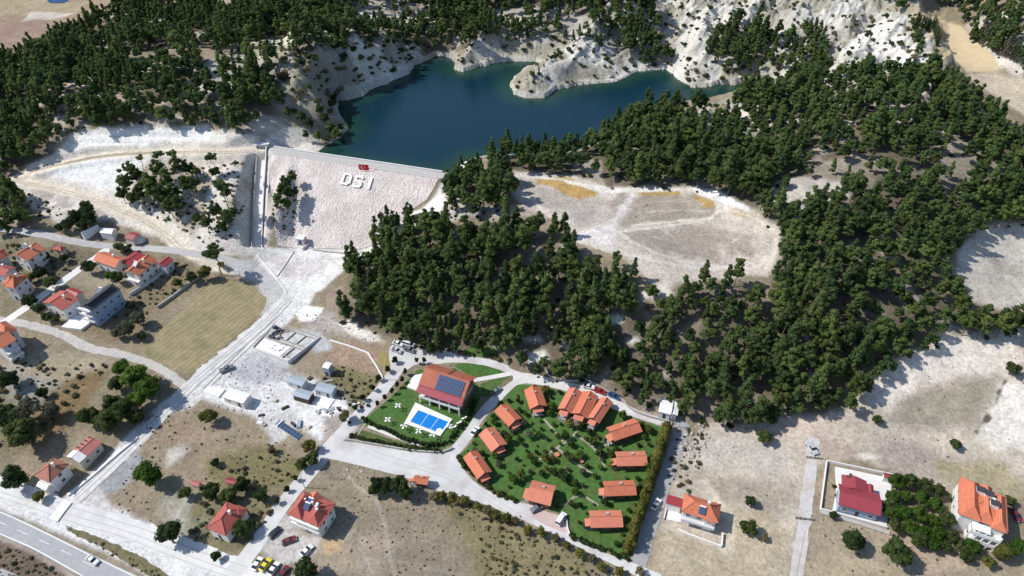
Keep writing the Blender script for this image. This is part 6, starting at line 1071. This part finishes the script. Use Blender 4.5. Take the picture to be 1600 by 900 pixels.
for pts, k, lb in (([(566,655),(600,672),(640,690),(680,697),(703,690),(720,668),(735,650),(744,625)], 'darkbush', "dark clipped bush of the hedge round the pool garden"), ([(550,682),(590,692),(640,701),(690,707)], 'midbush', "green bush of the row on the wall above the wide road"), ([(892,838),(930,856),(982,874)], 'midbush', "green bush of the hedge at the lower edge of the cottage lawn"), ([(716,716),(735,740),(755,758),(780,772),(806,783)], 'midbush', "bush of the hedge between the lower left cottages and the road")):
    p = pw(pts); cu = np.r_[0, np.cumsum(np.hypot(*np.diff(p, axis=0).T))]
    for t in np.arange(0, cu[-1], 1.5): x = np.interp(t, cu, p[:, 0])+random.uniform(-.3, .3); y = np.interp(t, cu, p[:, 1])+random.uniform(-.4, .4); plant("hedge_bush", k, x, y, hz(x, y)-.1, random.uniform(.9, 1.35), lb, "bush", lb[:40], 1.3)
gp = pw([(806,600),(850,604),(895,616),(935,627),(962,642),(1000,658),(1036,672),(1030,700),(1012,755),(995,820),(978,866),(940,850),(895,832),(890,810),(850,790),(806,776),(778,762),(750,746),(720,714),(735,694),(758,658),(780,632)])
tries = 0; gt = []
while len(gt) < 135 and tries < 4000:
    tries += 1; x = random.uniform(gp[:, 0].min(), gp[:, 0].max()); y = random.uniform(gp[:, 1].min(), gp[:, 1].max())
    if sdf_poly(gp, np.array([x]), np.array([y]))[0] > -1 or any((x-a)**2+(y-b)**2 < (c+1.2)**2 for a, b, c in EX) or any((x-a)**2+(y-b)**2 < 6 for a, b in gt): continue
    if fbm(np.array([x/9]), np.array([y/9]), 17)[0] < .45 and random.random() < .8: continue
    gt.append((x, y)); r = random.choice([.5, .7, .9, 1.1, 1.4, 1.8]); k = random.choice(['mid', 'mid', 'bright', 'bright', 'yellow', 'grey', 'dark']); j = min(range(13), key=lambda q: (CTG[q][0]-x)**2+(CTG[q][1]-y)**2); far_ = (CTG[j][0]-x)**2+(CTG[j][1]-y)**2 > 130; side = "left" if x < CTG[j][0] else "right"
    short = ["lone cottage at the road bend", "left joined cottage", "middle joined cottage", "right joined cottage", "cottage below the long road", "upper cottage by the tall hedge", "middle cottage by the tall hedge", "lowest cottage by the hedge", "upper cottage on the ring road", "middle cottage on the ring road", "lowest cottage on the ring road", "cottage by the parking bay", "gatehouse"][j]
    lb = {'mid': "green", 'bright': "bright green", 'yellow': "yellowish", 'grey': "grey green", 'dark': "dark"}[k]+(" shrub sized" if r < 1 else "")+" garden tree "+("out " if far_ else "close ")+side+" of the "+short
    plant("garden_tree", k, x, y, hz(x, y), r, lb, "garden tree", lb, random.uniform(.9, 1.2))
# lone pines on the cut hill, on the dam shoulder and by the village road
for (x, y, d) in [(217,246,16),(247,242,18),(267,239,17)]: tree_at('lonepine', x, y, d, "slender pine standing free on top of the cut hill", cat="pine tree", name="pine_tree", group="slender pines on the cut hill")
for (x, y, d, lb) in [(330,246,20,"slender pine alone near the top of the cut hill"), (368,255,12,"small brownish pine at the brow above the spillway cut"), (333,392,32,"tall lone pine where the village road bends"), (345,288,30,"pine with a bare trunk on the slope left of the spillway")]: tree_at('lonepine', x, y, d, lb, cat="pine tree", name="pine_tree")
for (x, y, d) in [(195,288,30),(210,272,28),(230,285,32),(248,268,28),(262,285,28),(278,262,28),(292,262,24),(240,300,30),(220,305,26),(255,305,30),(270,300,28),(292,288,26),(303,284,20),(265,322,26),(280,318,26),(300,292,24),(207,312,24),(190,302,22),(200,262,20),(305,268,18)]: tree_at('pine', x, y, d, "dark pine of the clump on the cut hill left of the dam", cat="pine tree", name="pine_tree", group="pine clump on the cut hill")
for (x, y, d) in [(335,268,20),(352,300,22),(335,330,26),(352,338,24),(322,348,22),(345,352,20),(308,340,18),(365,330,16)]: tree_at('pine' if d > 20 else 'mid', x, y, d, "pine on the shaded slope between cut hill and spillway", cat="pine tree", name="pine_tree", group="pines on the slope left of the spillway")
for (x, y, d) in [(456,275,20),(446,285,24),(440,298,24),(455,300,24),(436,316,22),(448,318,20)]: tree_at('pine', x, y, d, "dark pine of the little clump on the left shoulder of the dam face", cat="pine tree", name="pine_tree", group="pines on the dam shoulder")
for (x, y, d) in [(105,350,22),(120,338,28),(135,328,30),(140,342,28),(92,355,16),(128,352,22)]: tree_at('dark', x, y, d, "dark tree of the clump beside the polytunnel and white tent", name="leafy_tree", group="dark clump beside the polytunnel", hs=1.2)
for (x, y, d) in [(507,186,20),(516,200,22),(526,212,20),(500,172,18),(485,195,18),(470,182,20),(497,212,18),(533,200,14),(512,218,14),(450,175,18),(478,212,14)]: tree_at('pine', x, y, d, "pine on the shore at the dam end of the reservoir", cat="pine tree", name="pine_tree", group="pines on the near left shore", hs=.9)
for (x, y, d) in [(600,350,18),(595,338,14),(637,330,22),(612,345,14),(548,410,18),(640,345,24),(585,345,12)]: tree_at('pine', x, y, d, "pine standing forward of the wood on the pale bank by the dam", cat="pine tree", name="pine_tree", group="forward pines on the pale bank")
for i in range(16): x, y = (1436+i*2.4+random.uniform(-1, 1), 36+i*1.4) if i < 9 else (1460+(i-9)*1.2, 38+(i-9)*5.2); tree_at('poplar', x, y-6, 4.2, "thin dark poplar in the row across the stubble field", cat="poplar", name="poplar_tree", group="poplar row in the stubble field")
for i in range(26): x = 1536+(i % 13)*5.2+random.uniform(-2, 2); y = 44+(i % 13)*2.6+(i//13)*13+random.uniform(-2, 2); tree_at('barepoplar', x, y, 6, "grey leafless looking poplar beside the stubble field", cat="poplar", name="poplar_tree", group="grey poplars right of the stubble field")
# low plants around the scrubby slopes of the cut hill and the dam shoulder are part of the scrub
B2 = np.concatenate([fill([(180,300),(260,320),(380,330),(370,375),(320,380),(250,345)], 2.6, .9, .4, 1.2, 70), fill([(425,300),(462,300),(460,370),(438,378),(425,340)], 2.0, .9, .4, 1.1, 71), fill([(690,280),(810,330),(790,350),(700,345)], 3, .6, .5, 1.2, 72), fill([(20,290),(110,335),(60,345)], 3, .6, .5, 1.2, 73), fill([(590,500),(700,545),(830,560),(960,600),(1080,640),(1070,650),(940,610),(800,570),(640,545)], 2.2, .9, .5, 1.5, 74)])
scatter("undergrowth", ['midbush', 'drybush'], B2[:, :3], B2[:, 3], "scrubby undergrowth on the banks by the dam and below the wood")
# rubble by the lane and in the yard
def rocks(name, areas, label, m, r0, r1, spc):
    v = []; f = []; ico = [(0,0,1),(.894,0,.447),(.276,.851,.447),(-.724,.526,.447),(-.724,-.526,.447),(.276,-.851,.447),(.724,.526,-.447),(-.276,.851,-.447),(-.894,0,-.447),(-.276,-.851,-.447),(.724,-.526,-.447),(0,0,-1)]
    icf = [(0,1,2),(0,2,3),(0,3,4),(0,4,5),(0,5,1),(1,6,2),(2,7,3),(3,8,4),(4,9,5),(5,10,1),(2,6,7),(3,7,8),(4,8,9),(5,9,10),(1,10,6),(6,11,7),(7,11,8),(8,11,9),(9,11,10),(10,11,6)]
    for i, a in enumerate(areas):
        for x, y, z, r in fill(a, spc, .7, r0, r1, 80+i):
            o = len(v); s3 = rng.uniform(.6, 1.3, 3)
            for p in ico: k = rng.uniform(.75, 1.2); v.append((x+p[0]*r*s3[0]*k, y+p[1]*r*s3[1]*k, z+p[2]*r*s3[2]*.7*k+r*.2))
            f += [tuple(o+q for q in t) for t in icf]
    me = bpy.data.meshes.new(name); me.from_pydata(v, [], f); me.materials.append(m); tag(link(name, me), label, kind="stuff")
rocks("rubble", [[(1050,668),(1105,662),(1110,700),(1075,720),(1058,700)], [(1030,655),(1065,658),(1060,670)]], "grey broken rubble heaped where the upper road ends", ST, .25, .9, 1.3)
rocks("yard_stones", [[(340,580),(400,560),(440,580),(430,660),(340,640)], [(500,640),(540,640),(530,685),(505,690)], [(440,480),(560,505),(590,535),(500,530)], [(470,750),(500,740),(560,725),(600,740),(520,735)]], "loose pale stones and spoil lying about the builders' yard", mat("spoil", (.42,.39,.36), var=.2), .15, .5, 1.8)
rocks("shore_rocks", [[(805,140),(850,150),(900,130),(960,125),(1040,108),(960,118),(850,135)], [(1060,120),(1180,130),(1190,120),(1080,112)], [(560,150),(640,110),(650,95),(620,110)]], "pale rocks along the far shore of the reservoir", mat("chalk_rock", (.55,.52,.47), var=.2), .4, 1.4, 3.2)
# walls, channel, poles, gates, pergola
strip_wall("drainage_channel", [(106,775),(140,748),(180,713),(215,684)], .9, .55, conc_w, "pale concrete drainage channel along the foot of the chalk road", "channel")
strip_wall("culvert_bridge", [(84,814),(94,800),(107,784)], 3.2, .45, conc_w, "short pale culvert slab joining the chalk road to the service road", "culvert")
strip_wall("retaining_wall", [(541,688),(590,696),(640,705),(690,709),(708,701)], .4, .9, ST, "grey retaining wall between the wide road and the pool garden", "wall")
strip_wall("roadside_wall", [(853,577),(858,590),(880,595),(903,597),(912,591),(940,608),(972,624),(984,640),(1010,651),(1045,660)], .4, .9, ST, "low stone wall at the foot of the wood along the upper road", "wall")
strip_wall("stone_wall", [(246,482),(280,458),(318,428)], .5, 1.3, ST, "dark stone wall beside the hay field", "wall"); strip_wall("yard_wall", [(204,463),(240,440),(272,412)], .3, 1.6, WB, "grey yard wall behind the balcony house", "wall")
strip_wall("white_kerb", [(515,532),(545,541),(575,552),(588,572),(599,592)], .5, .5, wht, "thin white wall angling across the brown earth to the road", "low wall", smooth=0)
strip_wall("garden_wall", [(1037,812),(1043,785)], .3, 1.1, conc_w, "white wall at the left side of the orange house's yard", "wall"); strip_wall("garden_wall", [(1058,828),(1080,838),(1127,855)], .4, .8, conc_w, "white wall in front of the orange house in the dry field", "wall"); strip_wall("garden_wall", [(1127,855),(1129,835)], .3, 1.1, conc_w, "short white wall at the right corner of the orange house", "wall")
strip_wall("retaining_wall", [(1281,800),(1330,815),(1390,834)], 1.2, .5, ST, "pale retaining strip below the walled compound", "wall"); strip_wall("garden_wall", [(885,812),(888,836),(905,846)], .25, .8, conc_w, "low pale wall right of the parking bay", "wall")
strip_wall("toe_kerb", [(402,398),(418,417),(434,437),(448,458)], .5, .4, conc_w, "pale concrete kerb running down from the spillway foot", "kerb"); strip_wall("toe_kerb", [(459,393),(448,410),(433,432)], .4, .4, conc_w, "pale concrete kerb from the valve house to the road", "kerb"); strip_wall("stone_wall", [(490,391),(515,394),(545,397)], .4, .5, ST, "thin broken stone line at the toe of the dam", "wall")
strip_wall("chute_walk", [(421,240),(419,280),(416,330),(413,384)], .8, .25, conc_w, "narrow pale walkway between spillway and dam face", "walkway")
def pole(x, y, h_, label):
    g = G(x, y); e = empty("utility_pole", g, random.random(), label, "pole"); MB().tube((0,0,-.8),(0,0,h_),.16,.1,8).obj("shaft", STE, e); MB().box(-1.0,1.0,-.06,.06,h_-.7,h_-.58).obj("crossarm", STE, e)
for a in [(641,545,8.5,"grey pole at the corner beside the wood"), (476,762,8,"grey pole on the lane above the villa"), (599,593,8,"grey pole at the end of the thin white wall"), (1046,668,7,"grey pole at the top of the tall hedge")]: pole(*a)
for (x0, y0, x1, y1, lb) in [(1243,811,1272,814,"dark gate across the right hand track, lower one"), (1260,716,1284,718,"dark gate across the right hand track, upper one by the pickup")]:
    a = G(x0, y0); b = G(x1, y1); L_ = (b-a).length; e = empty("gate", a, math.atan2(b.y-a.y, b.x-a.x), lb, "gate"); n_ = 4
    for i in range(n_+1): MB().box(-.08,.08,-.08,.08,-.5,1.3).obj("post", DK, e, (L_*i/n_, 0, (b.z-a.z)*i/n_))
    for z in (.4, .8, 1.2): MB().box(0,L_,-.05,.05,z,z+.1).obj("rail", DK, e)
g = G(905, 664); e = empty("pergola", g, .2, "weathered timber pergola on the lawn below the joined cottages", "pergola"); TM = mat("weathered_timber", (.33,.24,.17), var=.25, sc_=2)
for sx_ in (-2.4, 0, 2.4):
    for sy in (-1.5, 1.5): MB().box(-.1,.1,-.1,.1,-.3,2.4).obj("post", TM, e, (sx_, sy, 0))
for sy in (-1.5, 1.5): MB().box(-2.8,2.8,-.08,.08,2.402,2.55).obj("beam", TM, e, (0, sy, 0))
for i in range(10): MB().box(-.07,.07,-1.9,1.9,2.552,2.66).obj("slat", TM, e, (-2.6+i*.578, 0, 0))
for (x, y, lb) in [(870,712,"small round garden table on the lawn, left"), (908,722,"small round garden table on the lawn, right")]:
    g = G(x, y); e = empty("garden_table", g, 0, lb, "table"); MB().tube((0,0,.7),(0,0,.78),.9,.9,14).obj("tabletop", TS, e); MB().tube((0,0,-.2),(0,0,.7),.1,.1,8).obj("leg", ST, e)
for i in range(3): g = G(709+i*8, 668-i*7); e = empty("sun_lounger", g, .4, "white sun lounger on the grass right of the pool", "sun lounger", "white loungers right of the pool"); MB().box(-.9,.4,-.3,.3,.25,.33).obj("seat", wht, e); MB().add([(.4,-.3,.25),(1.0,-.3,.7),(1.0,.3,.7),(.4,.3,.25),(.4,-.3,.33),(1.0,-.3,.78),(1.0,.3,.78),(.4,.3,.33)], [(0,3,2,1),(4,5,6,7),(0,1,5,4),(1,2,6,5),(2,3,7,6),(3,0,4,7)]).obj("backrest", wht, e); MB().box(-.8,-.72,-.28,.28,-.1,.25).box(.6,.68,-.28,.28,-.1,.35).obj("frame", STE, e)
# orchard plot on the far left hill, lone shapes in the builders' yard
op_ = pwz([(352,78),(400,63),(458,50),(460,78),(428,88),(360,94)], 44)
for i in range(9):
    for j in range(6):
        u, v = (i+.5)/9, (j+.5)/6; x = 356+u*100+random.uniform(-1, 1); y = (78-u*26)+v*(18+u*8); tree_at('yellow' if random.random() < .5 else 'mid', x, y, 5.5, "tiny fruit tree of the pale orchard plot among the far pines", name="orchard_tree", group="pale orchard plot on the far hill")
for k in range(26):
    x = random.uniform(400, 560); y = random.uniform(590, 672)
    if any((Vector(G(x, y)[:2])-Vector((a, b))).length < c+.8 for a, b, c in EX): continue
    g = G(x, y); w1, d1, h1 = random.uniform(.5, 1.8), random.uniform(.4, .9), random.uniform(.3, .9); m_ = random.choice([ST, WW, DW, GR, CW]); o = MB()
    for q in range(3): o.box(-w1+q*.12, w1-q*.1, -d1+q*.1, d1-q*.07, h1*q/3+.004*q-.1*(q == 0), h1*(q+1)/3)
    tag(o.obj("material_pile", m_, None, (g.x, g.y, g.z), random.random()*3), "small stack of building material lying in the builders' yard", "building material", "stacks of building material in the yard")
